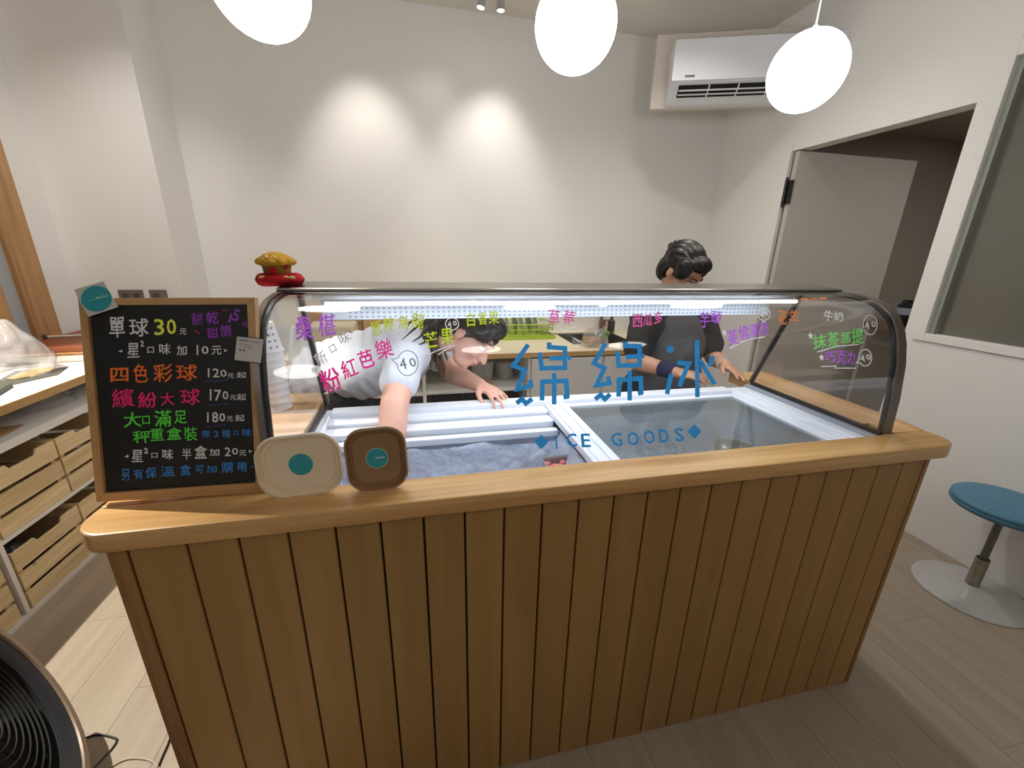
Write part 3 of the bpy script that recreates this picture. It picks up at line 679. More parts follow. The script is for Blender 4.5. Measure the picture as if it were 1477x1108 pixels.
bq([TL, TR, tr, tl], 'frame_rail', M['framex'], -.014, .007, bevel=.001); bq([bl, br, BR, BL], 'frame_rail', M['framex'], -.014, .007, bevel=.001)
bq([TL, tl, bl, BL], 'frame_stile', M['frame'], -.014, .007, bevel=.001); bq([tr, TR, BR, br], 'frame_stile', M['frame'], -.014, .007, bevel=.001)
for x in (-.12, .05): MB().box(x, x + .02, .100, .125, ZT, .955).build('foot_strut', M['whitep'], cb)
def ob(u, v): return onboard(u, v, .0022)
for tx, col, pl, ro in board_rows:
    b = MB()
    for ch, (X, Y, ww, hh) in zip(tx, pl): put(b, ch, 100 + X / 3.463, 400 + Y / 3.463, ww / 3.463, hh / 3.463, ro, ob, .04)
    b.build('chalk_lettering', ink(col, False), cb, fix=False)
b = MB()
for t in ([(243, 371), (265, 360), (265, 375)], [(772, 357), (790, 366), (775, 374)], [(274, 898), (294, 885), (296, 901)], [(896, 862), (914, 869), (898, 878)]):
    b.add([ob(100 + x / 3.463, 400 + y / 3.463) for x, y in t], [(0, 1, 2)])
b.build('chalk_arrows', ink((190, 190, 192), False), cb, fix=False)
b = MB()
for pts in ([(680, 520), (750, 517), (788, 512)], [(692, 641), (740, 636), (798, 630)], [(676, 750), (730, 742), (780, 737)]):
    stroke(b, [(100 + x / 3.463, 400 + y / 3.463) for x, y in pts], .7, ob)
stroke(b, [(100 + x / 3.463, 400 + y / 3.463) for x, y in ((905, 950), (916, 944), (924, 952), (934, 945))], 1.0, ob)
b.build('chalk_underlines', ink((70, 84, 150), False), cb, fix=False)
b = MB()
for pts in ([(766, 160), (770, 172)], [(780, 166), (790, 162)], [(626, 268), (640, 272)], [(646, 272), (644, 286)]):
    stroke(b, [(100 + x / 3.463, 400 + y / 3.463) for x, y in pts], 1.2, ob)
b.build('chalk_ticks', ink((226, 40, 80), False), cb, fix=False)
# cards stuck on the board
def card(quad, name, label, edge):
    v = [onboard(u, w_, .009) for u, w_ in quad]; v2 = [tuple(Vector(p) + bn * .0012) for p in v]
    o = MB().add(v + v2, [(0, 1, 2, 3), (7, 6, 5, 4), (0, 4, 5, 1), (1, 5, 6, 2), (2, 6, 7, 3), (3, 7, 4, 0)]).build(name, M['paper'])
    tag(o, label, 'card'); return o
cd = card([(107, 418), (150, 405.5), (171, 443), (128, 457)], 'sticker_card', 'pale square card with a teal disc stuck on the chalkboard corner', 0)
def oc(u, v): return onboard(u, v, .0108)
MB().add([oc(139 + 22.3 * math.cos(k * PI / 18), 431 + 18.7 * math.sin(k * PI / 18)) for k in range(36)], [tuple(range(36))]).build('teal_disc', M['teal'], cd, fix=False)
b = MB()
glyphs('冰品綿')
for k, ch in enumerate('綿綿冰品'): put(b, ch, 140 + k * 4.6, 429.5 - k * 1.1, 4.2, 3.6, 12, lambda u, v: onboard(u, v, .0112))
stroke(b, [(127, 434), (154, 428)], .5, lambda u, v: onboard(u, v, .0112))
b.build('card_print', ink((150, 200, 170), False), cd, fix=False)
c2 = card([(341.5, 485), (381, 489), (376.5, 524.5), (337.5, 519.5)], 'info_card', 'small white contact card with a dark rim clipped to the chalkboard edge', 0)
ci = MB()
for pts, wd in (([(345, 490.5), (358, 491.7)], 1.7), ([(359, 492.3), (376, 494.6)], 1.0), ([(345, 495.5), (349, 496)], .8), ([(345, 498), (349, 498.5)], .8), ([(351, 497.3), (361, 498.6)], .8), ([(351, 500.5), (365, 502)], .8), ([(344.8, 504.6), (348.4, 505)], 2.6), ([(350.2, 505.2), (353.6, 505.6)], 2.6)):
    stroke(ci, pts, wd, oc)
ci.build('card_print', ink((90, 90, 92), False), c2, fix=False)
b = MB(); 
for q in ([(341.5, 485), (381, 489), (376.5, 524.5), (337.5, 519.5)],):
    stroke(b, q, 1.2, lambda u, v: onboard(u, v, .0104), True)
b.build('card_rim', ink((50, 46, 46), False), c2, fix=False)

# ------------------------------------------------------------------ paper bowls leaning on the glass
def bowl(u, v, wpx, hpx, rpx, y, mat, rim, label, rot, depth):
    c = at(u, v, 1, y); a = at(u + wpx / 2, v, 1, y).x - at(u - wpx / 2, v, 1, y).x; h = at(u, v - hpx / 2, 1, y).z - at(u, v + hpx / 2, 1, y).z
    zc = ZT + h / 2 + .0005
    t = thing('paper_bowl', label, 'bowl', (c.x, y, ZT), 'paper bowls on show')
    lean = math.radians(6); T = Matrix.Translation((c.x, y, zc)) @ Matrix.Rotation(math.radians(rot), 4, 'Y') @ Matrix.Rotation(-lean, 4, 'X')
    sc = lambda s, dr=0: [(p[0], p[1]) for p in rrect(-a / 2 * s, a / 2 * s, -h / 2 * s, h / 2 * s, (rpx / wpx * a) * s, 7)]
    rings = [(1.0, 0), (1.0, -.006), (.965, -.007), (.93, .0), (.90, .006), (.84, .006), (.80, .002), (.72, .003)]
    b = MB(); n = len(sc(1))
    for s, yy in rings: b.v += [tuple(T @ Vector((p[0], yy, p[1]))) for p in sc(s)]
    for k in range(len(rings) - 1):
        for i in range(n): b.f.append((k * n + i, k * n + (i + 1) % n, (k + 1) * n + (i + 1) % n, (k + 1) * n + i))
    b.f.append(tuple((len(rings) - 1) * n + i for i in range(n)))
    b.build('lid', mat, t, smooth=True)
    b = MB(); o = sc(.985); ii = sc(.80)
    b.v += [tuple(T @ Vector((p[0], .001, p[1]))) for p in o] + [tuple(T @ Vector((p[0], depth, p[1]))) for p in ii]
    b.f += [(i, (i + 1) % n, n + (i + 1) % n, n + i) for i in range(n)] + [tuple(n + i for i in range(n))]
    b.build('shell', mat, t, smooth=True)
    b = MB().tube([T @ Vector((p[0], -.003, p[1])) for p in sc(1.0)], .0028, 8, True).build('rim', rim, t, smooth=True)
    return t, T
creamrim = pbr('cream_rim', (244, 236, 222), 0.4); brim = pbr('kraft_rim', (176, 148, 116), 0.35)
t, T = bowl(433.5, 671, 123, 82, 34, .056, M['bowlc'], creamrim, 'cream rectangular paper bowl with a teal sticker standing beside the chalkboard', -3, .014)
def disc(T, r, y, name, mat, par, dx=0, dz=0, n=36):
    return MB().add([tuple(T @ Vector((dx + r * math.cos(k * 2 * PI / n), y, dz + r * math.sin(k * 2 * PI / n)))) for k in range(n)], [tuple(range(n))]).build(name, mat, par, fix=False)
disc(T, .0235, .0022, 'teal_sticker', M['teal'], t)
t, T = bowl(543.5, 659, 86, 84, 27, .050, M['bowlb'], brim, 'brown square paper bowl with a teal sticker leaning on the freezer glass', -2, .014)
disc(T, .0235, .0024, 'sticker_border', pbr('sticker_border', (190, 200, 180), 0.4), t)
st = disc(T, .022, .0020, 'teal_sticker', M['teal'], t)
b = MB()
for k, ch in enumerate('綿綿冰品'):
    put(b, ch, 0, 0, 1, 1, 0, lambda u, v, k=k: tuple(T @ Vector((-.001 + k * .0048 + u * .0044, .0015, -v * .0044 + .001))))
b.build('sticker_print', ink((190, 224, 214), False), st, fix=False)

# ------------------------------------------------------------------ ornament on the freezer top
zc = 1.343
cu = thing('cushion', 'small red cushion with felt coins on the freezer top bar', 'cushion', (.142, .455, zc))
x0 = at(380, 412, 1, .45).x; x1 = at(447, 412, 1, .45).x; cx = (x0 + x1) / 2; rx = (x1 - x0) / 2
zb = 1.344
MB().ell((cx, .402, zb + .0175), (rx, .05, .0175), n=36).cap((cx - rx + .021, .388, zb + .0175), (cx + rx - .021, .388, zb + .0175), .0165).cap((cx - rx + .021, .416, zb + .0175), (cx + rx - .021, .416, zb + .0175), .0165).build('cushion_pad', M['red'], cu, smooth='all')
for dx, nm in ((-.03, 'felt_coin'), (.024, 'felt_coin'), (.038, 'felt_coin')):
    MB().ell((cx + dx, .366, zb + .025), (.0075, .004, .0042)).build(nm, M['felt'], cu, smooth='all')
orn = thing('crochet_ornament', 'gold crocheted bread-shaped ornament sitting on the red cushion', 'ornament', (cx - .006, .447, zb + .036))
ox, oy, oz = cx - .004, .402, zb + .029
T0 = Matrix.Translation((ox, oy, oz)) @ Matrix.Diagonal((.84, .84, .84, 1))
MB().lathe([(.0001, 0), (.030, 0), (.036, .006), (.0375, .012), (.0385, .020), (.041, .028), (.041, .032), (.0001, .032)], 36, T0, wav=lambda a, r, z: 1 + .012 * math.sin(z * 1500)).build('basket', M['goldd'], orn, smooth=True)
MB().lathe([(.0001, .026), (.040, .027), (.050, .031), (.053, .038), (.049, .046), (.040, .051), (.030, .060), (.014, .066), (.0001, .067)], 64, T0, wav=lambda a, r, z: 1 + (.07 * math.sin(a * 11) if r > .03 else 0)).build('crown', M['gold'], orn, smooth=True)
MB().ell((ox - .001, oy - .031, oz + .011), (.010, .004, .009)).build('red_patch', M['red'], orn, smooth='all')
for dx in (-.012, .006): MB().ell((ox + dx, oy - .030, oz + .042), (.0065, .005, .0055)).build('felt_spot', M['felt'], orn, smooth='all')
MB().tube([(ox + .025, oy - .022, oz + .026), (ox + .031, oy - .022, oz + .022), (ox + .029, oy - .022, oz + .014)], .003, 6).build('red_cord', M['red'], orn, smooth=True)

# ------------------------------------------------------------------ cups and bag behind the chalkboard end
cupm = MB().lathe([(.0001, 0), (.030, 0), (.0315, .004), (.046, .084), (.049, .087), (.049, .091), (.0445, .090), (.030, .006), (.0001, .006)], 32).mesh('paper_cup')
cx_, cy_ = .045, .46
cupm2 = cupm
for k in range(9):
    o = link('paper_cup', cupm2, M['cup'] if k == 0 else None, smooth=True)
    o.location = (-.008, .60, ZT + .091 + k * .0235); o.rotation_euler = (PI, 0, 0)
    tag(o, 'white paper cup in the upturned stack beside the freezer end glass', 'cup', 'stacked paper cups')
dots = MB(); top_cup = o
for k in range(24):
    a = -PI / 2 + ((k % 6) - 2.5) * .42; zz = ZT + 8 * .0235 + .018 + (k // 6) * .019; rr = .046 - (zz - (ZT + 8 * .0235) - .007) * .19 + .0006
    dots.ell((-.008 + rr * math.cos(a), .60 + rr * math.sin(a), zz), (.0045, .0012, .0045), Matrix.Rotation(a + PI / 2, 3, 'Z'), n=10, m=6)
dots.build('printed_dots', pbr('dot_grey', (120, 122, 150), .6), smooth='all')
PD = bpy.data.objects['printed_dots']; PD.parent = top_cup; PD.matrix_parent_inverse = (Matrix.Translation(top_cup.location) @ Matrix.Rotation(PI, 4, 'X')).inverted(); PD['kind'] = 'stuff'
def crumple(c, r, h, seed, n=40, m=22, amp=.22, top=.25):
    b = MB()
    for j in range(m + 1):
        t = j / m; z = c[2] + h * t; rr = r * (1 - t * t * (1 - top))
        for i in range(n):
            a = 2 * PI * i / n; q = Vector((math.cos(a) * 1.6, math.sin(a) * 1.6, t * 2.2 + seed))
            k = 1 + amp * noise.noise(q * 1.3) + amp * .6 * noise.noise(q * 3.4)
            b.v.append((c[0] + rr * k * math.cos(a), c[1] + rr * k * math.sin(a), z))
    for j in range(m):
        for i in range(n): b.f.append((j * n + i, j * n + (i + 1) % n, (j + 1) * n + (i + 1) % n, (j + 1) * n + i))
    b.f.append(tuple(m * n + i for i in range(n)))
    return b
pb = crumple((.072, .66, ZT), .045, .26, 4.2, top=.35, amp=.12).build('plastic_sleeve', M['bagp'], smooth='all', fix=False)
tag(pb, 'clear crumpled plastic sleeve standing behind the stacked paper cups', 'plastic bag')

# ------------------------------------------------------------------ things inside the freezer
tub = thing('topping_tub', 'small tub of frozen strawberry pieces below the freezer divider', 'tub', (.87, .20, .76))
MB().lathe([(.0001, 0), (.86, 0), (1, .085), (1.03, .087), (1.0, .088), (.97, .084), (.84, .006), (.0001, .006)], 4, Matrix.Translation((.868, .20, .772)) @ Matrix.Rotation(PI / 4, 4, 'Z') @ Matrix.Diagonal((.098, .098, 1, 1))).build('tub_shell', pbr('tub_grey', (150, 150, 156), 0.35), tub)
b = MB(); random.seed(3)
for k in range(60): b.ell((.868 + random.uniform(-.058, .055), .20 + random.uniform(-.058, .06), .838 + random.uniform(-.004, .008)), (.012, .009, .007), Matrix.Rotation(random.random() * 3, 3, 'Z'), 8, 6)
b.build('fruit_pieces', M['pink'], tub, smooth='all')['kind'] = 'stuff'
t = MB().lathe([(.0001, 0), (.055, 0), (.062, .08), (.065, .082), (.062, .083), (.053, .006), (.0001, .006)], 32, Matrix.Translation((1.50, .30, .735))).build('ice_cream_tub', pbr('dark_tub', (58, 46, 50), 0.5), smooth=True)
tag(t, 'dark round tub standing under the sliding lid', 'tub')
t = MB().box(1.0, 1.13, .12, .25, .73, .80).build('paper_tray', pbr('taupe_tub', (128, 112, 104), 0.5), bevel=.02)
tag(t, 'taupe square tub under the lid beside the divider', 'tub')
sc_ = thing('ice_scoop', 'metal ice scoop resting in the dark tub', 'scoop', (1.49, .33, .76))
hA = at(1020, 607, 2, .87); hB = at(1046, 645, 2, .80)
MB().cap(hA, hA.lerp(hB, .55), .0085, .0075).build('handle', M['steel'], sc_, smooth='all')
MB().cap(hA.lerp(hB, .5), hB, .005, .004).build('shaft', M['dsteel'], sc_, smooth='all')
MB().ell(hB, (.024, .028, .012)).build('blade', M['steel'], sc_, smooth='all')

# ------------------------------------------------------------------ shelving on the left
XF = -1.125
su = thing('shelf_unit', 'white shelving unit with a timber edged worktop along the left wall', 'shelf unit', (-1.37, .9, 0))
MB().box(XL + .002, XF - .003, -.6, 2.335, .806, .838).build('worktop', M['white'], su)
MB().box(XF - .003, XF + .004, -.6, 2.335, .802, .838).build('worktop_edge', M['oakx'], su, bevel=.001)
MB().box(XL + .002, XF, -.6, 2.335, .667, .702).build('shelf', M['white'], su, bevel=.001)
MB().box(XL + .002, XF, -.6, 2.335, .338, .354).build('shelf', M['white'], su, bevel=.001)
MB().box(XL + .002, XF + .0, -.6, 2.335, .0, .02).build('plinth', M['white'], su, bevel=.001)
MB().box(XL + .002, XF, .882, .900, .02, .338).build('divider', M['white'], su, bevel=.001)
MB().box(XL + .002, XF, .882, .900, .354, .667).build('divider', M['white'], su, bevel=.001)
MB().box(XL + .002, XL + .012, -.6, 2.335, .02, .806).build('back_panel', M['white'], su)
MB().box(XL + .012, XF, 2.315, 2.335, .02, .806).build('side_panel', M['white'], su)
MB().box(XL + .012, XF, -.6, -.58, .02, .806).build('side_panel', M['white'], su)
def crate(y0, y1, z0, label):
    t = thing('wooden_crate', label, 'crate', (XF - .17, (y0 + y1) / 2, z0), 'pine crates in the shelving')
    x1 = XF - .004; x0_ = x1 - .34; L = y1 - y0
    for k, (a, b_) in enumerate(((0, .074), (.090, .164), (.180, .262))):
        if k == 2:
            p = [(y0, z0 + a), (y1, z0 + a), (y1, z0 + b_), (y0 + L * .74, z0 + b_), (y0 + L * .70, z0 + b_ - .022), (y0 + L * .35, z0 + b_ - .022), (y0 + L * .31, z0 + b_), (y0, z0 + b_)]
            MB().prism(p, x1 - .009, x1, 'x').build('slat', M['crate'], t, bevel=.001)
            MB().prism(p, x0_, x0_ + .009, 'x').build('slat', M['crate'], t)
        else:
            MB().box(x1 - .009, x1, y0, y1, z0 + a, z0 + b_).build('slat', M['crate'], t, bevel=.001)
            MB().box(x0_, x0_ + .009, y0, y1, z0 + a, z0 + b_).build('slat', M['crate'], t)
        for yy in (y0, y1 - .009): MB().box(x0_ + .0095, x1 - .0095, yy, yy + .009, z0 + a, z0 + b_).build('slat', M['cratex'], t)
    for xx in (x0_ + .01, x1 - .03):
        for yy in (y0 + .01, y1 - .03): MB().box(xx, xx + .02, yy, yy + .02, z0 + .006, z0 + .25).build('corner_post', M['cratex'], t)
    MB().box(x0_ + .01, x1 - .01, y0 + .01, y1 - .01, z0, z0 + .006).build('base', M['cratex'], t)
crate(.915, 1.244, .355, 'pine crate on the upper shelf, farther from the chalkboard')
crate(1.254, 1.583, .355, 'pine crate on the upper shelf, half behind the chalkboard')
crate(.535, .865, .021, 'pine crate on the bottom shelf in the nearest bay by the fan')
crate(.915, 1.248, .021, 'pine crate on the bottom shelf holding a dark crumpled bag')
crate(1.258, 1.587, .021, 'pine crate on the bottom shelf partly hidden by the counter corner')
bg = crumple((XF - .17, 1.08, .03), .12, .20, 9.3, amp=.25, top=.3).build('dark_bag', pbr('dark_film', (62, 58, 58), .25), smooth='all', fix=False)
tag(bg, 'dark crumpled plastic bag inside the bottom shelf crate', 'plastic bag')
# shelf contents
o = MB().prism([(-1.50, .75), (-1.16, .98), (-1.19, 1.22), (-1.56, 1.10)], .703, .709).build('kraft_folder', pbr('kraft_dull', (150, 120, 84), .8), bevel=.001); tag(o, 'flat kraft folder lying on the shelf under the worktop', 'folder')
o = crumple((-1.36, 1.50, .703), .14, .05, 2.2, amp=.25, top=.7).build('film_roll', M['bagp'], smooth='all', fix=False); tag(o, 'clear plastic film bundle on the shelf under the worktop', 'plastic bag')
# worktop contents
ZW = .8385
def onw(u, v, z=ZW): p = at(u, v, 2, z); return (p.x, p.y)
box_ = thing('wafer_box', 'white paper lined box of golden wafers with a terracotta tray on top', 'box', (-1.35, 2.0, ZW))
MB().prism([(-1.60, 1.74), (-1.16, 1.80), (-1.16, 2.30), (-1.60, 2.28)], ZW, ZW + .042).build('paper_lining', pbr('lining_paper', (226, 218, 208), .8, bump=.4, bscale=30), box_, bevel=.012)
MB().prism([(-1.605, 1.735), (-1.155, 1.795), (-1.155, 2.305), (-1.605, 2.285)], ZW + .042, ZW + .060).build('wafer_layer', M['crust'], box_, bevel=.006)
o = MB().prism([(-1.612, 1.73), (-1.15, 1.79), (-1.15, 2.31), (-1.612, 2.29)], ZW + .0605, ZW + .085).build('serving_tray', M['tray'], bevel=.004); tag(o, 'terracotta coloured tray lying on the wafer box', 'tray')
kn = thing('serving_tongs', 'dark handled tongs resting across the terracotta tray', 'tongs', (-1.5, 1.95, ZW + .085))
p0 = at(50, 478, 2, ZW + .125); p1 = at(66, 486, 2, ZW + .098)
MB().cap(p0, p1, .012, .010).build('grip', pbr('grip_olive', (70, 70, 58), .6), kn, smooth='all')
MB().cap(p1, (p1.x + .16, p1.y + .07, ZW + .092), .007, .006).build('jaw', M['ceramic'], kn, smooth='all')
def mat_(pts, label, circ):
    v = [onw(*p) for p in pts]
    o = thing('drying_mat', label, 'mat', (v[0][0], v[0][1], ZW))
    MB().prism(v, ZW, ZW + .003).build('mesh_sheet', M['mesh'], o)
    c = [onw(*p) for p in circ]
    MB().prism(c, ZW + .003, ZW + .008).build('cookie', M['grain'], o, bevel=.002)
mat_([(-8, 553), (22, 536), (98, 530), (84, 541), (30, 553), (0, 560)], 'dark mesh mat with a golden cookie sheet, nearest the worktop edge', [(10, 548), (34, 538), (58, 533), (80, 531.5), (72, 538), (45, 545), (22, 549)])
mat_([(-8, 528), (12, 516), (46, 517), (52, 525), (20, 530)], 'dark mesh mat with golden crumbs beside the wafer box', [(-4, 527), (10, 520), (20, 519), (16, 526), (6, 529)])
o = MB().prism([onw(-12, 566), onw(5, 556), onw(20, 558), onw(-2, 572)], ZW, ZW + .02).build('mesh_tray', M['mesh'], bevel=.006); tag(o, 'small dark tray at the near end of the worktop', 'tray')
o = crumple((-1.42, 1.56, ZW), .13, .26, 6.1, amp=.3, top=.15).build('plastic_bag', M['bagp'], smooth='all', fix=False); tag(o, 'clear crumpled plastic bag standing on the left worktop', 'plastic bag')

# ------------------------------------------------------------------ back counter
ZK = .78; YK = 1.90
bc = thing('back_counter', 'low back counter with cream worktop, open shelves and white doors', 'counter', (.95, 2.3, 0))
sx0, sx1, sy0, sy1 = 1.60, 2.12, 2.12, 2.52
for a in ((-.40, sx0, YK, YB - .002), (sx1, 2.32, YK, YB - .002), (sx0, sx1, YK, sy0), (sx0, sx1, sy1, YB - .002)):
    MB().box(a[0], a[1], a[2], a[3], ZK - .03, ZK).build('worktop', M['worktop'], bc)
MB().box(-.40, 2.32, YK - .006, YK, ZK - .034, ZK + .0).build('worktop_edge', M['oakb'], bc, bevel=.001)
for x in (-.39, .46, 1.19, 1.74, 2.30): MB().box(x, x + .022, YK + .01, YB - .01, .0, ZK - .03).build('upright', M['white'], bc)
MB().box(-.368, .46, YK + .012, YB - .01, .50, .52).build('shelf', M['white'], bc); MB().box(.482, 1.19, YK + .012, YB - .01, .505, .525).build('shelf', M['white'], bc)
MB().box(-.39, 1.21, YB - .03, YB - .004, .02, .75).build('back_panel', M['white'], bc)
MB().box(-.368, 1.19, YK + .1, YB - .04, .10, .12).build('shelf', M['dark'], bc)
for a, b_ in ((1.214, 1.738), (1.764, 2.30)): MB().box(a, b_, YK - .004, YK + .014, .05, ZK - .045).build('door', M['white'], bc, bevel=.003)
MB().box(-.39, 2.32, YK + .03, YB - .02, 0, .05).build('plinth', M['dark'], bc)
for i, x in enumerate((-.25, .05, .56, .78, 1.0)):
    o = MB().box(x, x + .20, YK + .12, YK + .4, .121, .121 + .26).build('storage_box', pbr('storage_brown', (58 + 14 * (i % 3), 44, 38), .7), bevel=.004)
    tag(o, 'dark brown storage box low in the open back shelf', 'box', 'storage boxes under the back counter')
sk = MB().box(sx0, sx1, sy0, sy1, ZK - .17, ZK - .165).box(sx0, sx0 + .004, sy0, sy1, ZK - .165, ZK).box(sx1 - .004, sx1, sy0, sy1, ZK - .165, ZK).box(sx0 + .004, sx1 - .004, sy0, sy0 + .004, ZK - .165, ZK).box(sx0 + .004, sx1 - .004, sy1 - .004, sy1, ZK - .165, ZK).build('sink', M['sinkm'], bc)
MB().box(sx0 - .02, sx1 + .02, sy1, sy1 + .05, ZK, ZK + .004).build('sink_deck', M['sinkm'], bc)
fa = thing('faucet', 'steel faucet with arched spout at the back of the sink', 'faucet', (2.02, 2.56, ZK + .004))
MB().cyl((2.02, 2.56, ZK + .004), (2.02, 2.56, ZK + .16), .016).build('column', M['dsteel'], fa, smooth=True)
MB().tube([(2.02, 2.56, ZK + .15), (2.02, 2.55, ZK + .20), (2.02, 2.50, ZK + .22), (2.02, 2.42, ZK + .215), (2.02, 2.40, ZK + .19)], .011, 10).build('spout', M['dsteel'], fa, smooth=True)
MB().box(2.035, 2.09, 2.55, 2.57, ZK + .10, ZK + .115).build('lever', M['dsteel'], fa, bevel=.004)
for (u, lab, cm, cap_) in ((868, 'clear bottle with a red label behind the sink', (196, 84, 84), (200, 200, 200)), (881, 'small dark bottle beside the faucet', (60, 50, 48), (24, 24, 24))):
    p = at(u, 476, 1, 2.62); h = .17 if u == 868 else .13
    t = thing('soap_bottle', lab, 'bottle', (p.x, 2.62, ZK))
    MB().lathe([(.0001, 0), (.03, 0), (.032, .01), (.032, h * .7), (.014, h * .85), (.012, h), (.0001, h)], 20, Matrix.Translation((p.x, 2.62, ZK))).build('bottle_body', M['ceramic'] if u == 868 else M['blackp'], t, smooth=True)
    MB().cyl((p.x, 2.62, ZK + h * .3), (p.x, 2.62, ZK + h * .62), .0325).build('label_band', pbr('label', cm, .5), t, smooth=True)
    MB().cyl((p.x, 2.62, ZK + h), (p.x, 2.62, ZK + h + .02), .014).build('cap', pbr('cap', cap_, .4), t, smooth=True)
# dish rack
dr = thing('dish_rack', 'lime green wire dish rack full of dishes on the back worktop', 'dish rack', (1.30, 2.42, ZK))
rx0, rx1, ry0, ry1 = 1.06, 1.52, 2.36, 2.66
MB().prism(rrect(rx0 - .02, rx1 + .02, ry0 - .02, ry1 + .02, .04), ZK, ZK + .022).build('drip_tray', M['green'], dr, bevel=.004)
for z in (ZK + .028, ZK + .075, ZK + .115):
    MB().tube([(p[0], p[1], z) for p in rrect(rx0, rx1, ry0, ry1, .03, 4)], .004 if z < ZK + .1 else .006, 6, True).build('wire_ring', M['green'], dr, smooth=True)
b = MB().tube([(rx0 + .01, ry0, ZK + .02), (rx0 + .01, ry0, ZK + .115)], .003, 6); me = b.mesh('wire'); me.materials.append(M['green'])
for k in range(13):
    for yy in (0, ry1 - ry0): o = link('wire', me, None, dr, smooth=True); o.location = (k * .0365, yy, 0)
for k in range(6):
    o = MB().cyl((1.10 + k * .06, 2.50, ZK + .105), (1.112 + k * .06, 2.50, ZK + .107), .078).build('dish', M['ceramic'] if k % 2 else M['dgreen'], bevel=.002)  # dishes alternate dark green and pale ceramic
    tag(o, 'dish standing on edge in the green rack', 'dish', 'dishes in the green rack')
for k, (x, y) in enumerate(((1.47, 2.46), (1.46, 2.56))):
    o = MB().lathe([(.0001, 0), (.03, 0), (.045, .03), (.05, .06), (.047, .06), (.028, .008), (.0001, .008)], 24, Matrix.Translation((x, y, ZK + .04))).build('bowl', M['ceramic'], smooth=True)
    tag(o, 'pale bowl in the end of the green rack', 'bowl', 'bowls in the green rack')
# produce bag
pp = thing('produce_bag', 'clear bag of ginger and green vegetables at the sink front', 'bag', (1.77, 2.06, ZK))
crumple((1.75, 2.06, ZK), .105, .13, 3.3, amp=.22, top=.45).build('bag_film', M['bagp'], pp, smooth='all', fix=False)
b = MB(); g2 = MB(); random.seed(5)
for k in range(12): b.ell((1.72 + random.uniform(-.05, .05), 2.05 + random.uniform(-.05, .05), ZK + .03 + random.uniform(0, .03)), (.03, .016, .016), Matrix.Rotation(random.random() * 3, 3, 'Z'), 10, 8)
for k in range(8): g2.ell((1.80 + random.uniform(-.03, .04), 2.06 + random.uniform(-.04, .04), ZK + .06 + random.uniform(0, .04)), (.03, .008, .02), Matrix.Rotation(random.random() * 3, 3, 'Z'), 10, 8)
b.build('ginger_roots', pbr('ginger', (196, 150, 104), .8, var=.2), pp, smooth='all')['kind'] = 'stuff'
g2.build('green_leaves', pbr('leafgreen', (120, 150, 70), .7, var=.3), pp, smooth='all')['kind'] = 'stuff'
# bucket and tub on the open shelf
bk = thing('bucket', 'translucent white bucket on the open shelf under the worktop', 'bucket', (.90, 2.12, .525))
MB().lathe([(.0001, 0), (.072, 0), (.088, .14), (.092, .142), (.092, .150), (.086, .150), (.070, .006), (.0001, .006)], 32, Matrix.Translation((.90, 2.15, .525))).build('pail', pbr('pail_white', (206, 208, 208), .4), bk, smooth=True)
MB().tube([(.90 + .09 * math.cos(a), 2.15 - .02, .665 - .11 * math.sin(a)) for a in [k * PI / 12 for k in range(13)]], .002, 6).build('handle', M['dsteel'], bk, smooth=True)
o = MB().lathe([(.0001, 0), (.036, 0), (.04, .05), (.042, .052), (.0001, .053)], 24, Matrix.Translation((.90, 1.99, .525))).build('sauce_tub', pbr('tub_brown', (178, 136, 110), .35), smooth=True)
tag(o, 'small round tub of brown sauce in front of the bucket', 'tub')
o = MB().lathe([(.0001, 0), (.06, 0), (.075, .12), (.078, .12), (.078, .128), (.0001, .128)], 28, Matrix.Translation((1.08, 2.2, .525))).build('white_pot', pbr('pot_white', (200, 202, 202), .4), smooth=True)
tag(o, 'white pot on the open shelf beside the cabinet door', 'pot')
# boxes and sealing machine on the left of the worktop
o = MB().box(-.34, .045, 2.42, 2.66, ZK, ZK + .24).build('cardboard_box', M['kraft'], bevel=.003); tag(o, 'long tan cardboard box behind the sealing machine', 'box')
MB().box(-.33, .035, 2.418, 2.42, ZK + .135, ZK + .139).build('box_seam', M['groove'], o)
o = MB().prism([(.055, ZK), (.24, ZK), (.20, ZK + .25), (.06, ZK + .26)], 2.36, 2.62, 'y').build('cardboard_box', M['kraft'], bevel=.003); tag(o, 'tan cardboard box beside the leaning worker, on the back worktop', 'box')
sm = thing('sealing_machine', 'cream cup sealing machine with a black knob on the back worktop', 'machine', (-.1, 2.2, ZK))
mc = pbr('machine_cream', (218, 208, 184), .4)
MB().box(-.30, .04, 2.06, 2.36, ZK, ZK + .035).build('machine_base', mc, sm, bevel=.008)
MB().box(-.28, .02, 2.12, 2.36, ZK + .055, ZK + .17).build('machine_head', mc, sm, bevel=.015)
MB().box(-.26, .0, 2.15, 2.34, ZK + .035, ZK + .055).build('machine_slot', pbr('slot_brown', (120, 100, 78), .6), sm)
MB().cyl((-.27, 2.13, ZK + .10), (-.27, 2.09, ZK + .10), .018).build('knob', M['blackp'], sm, smooth=True)

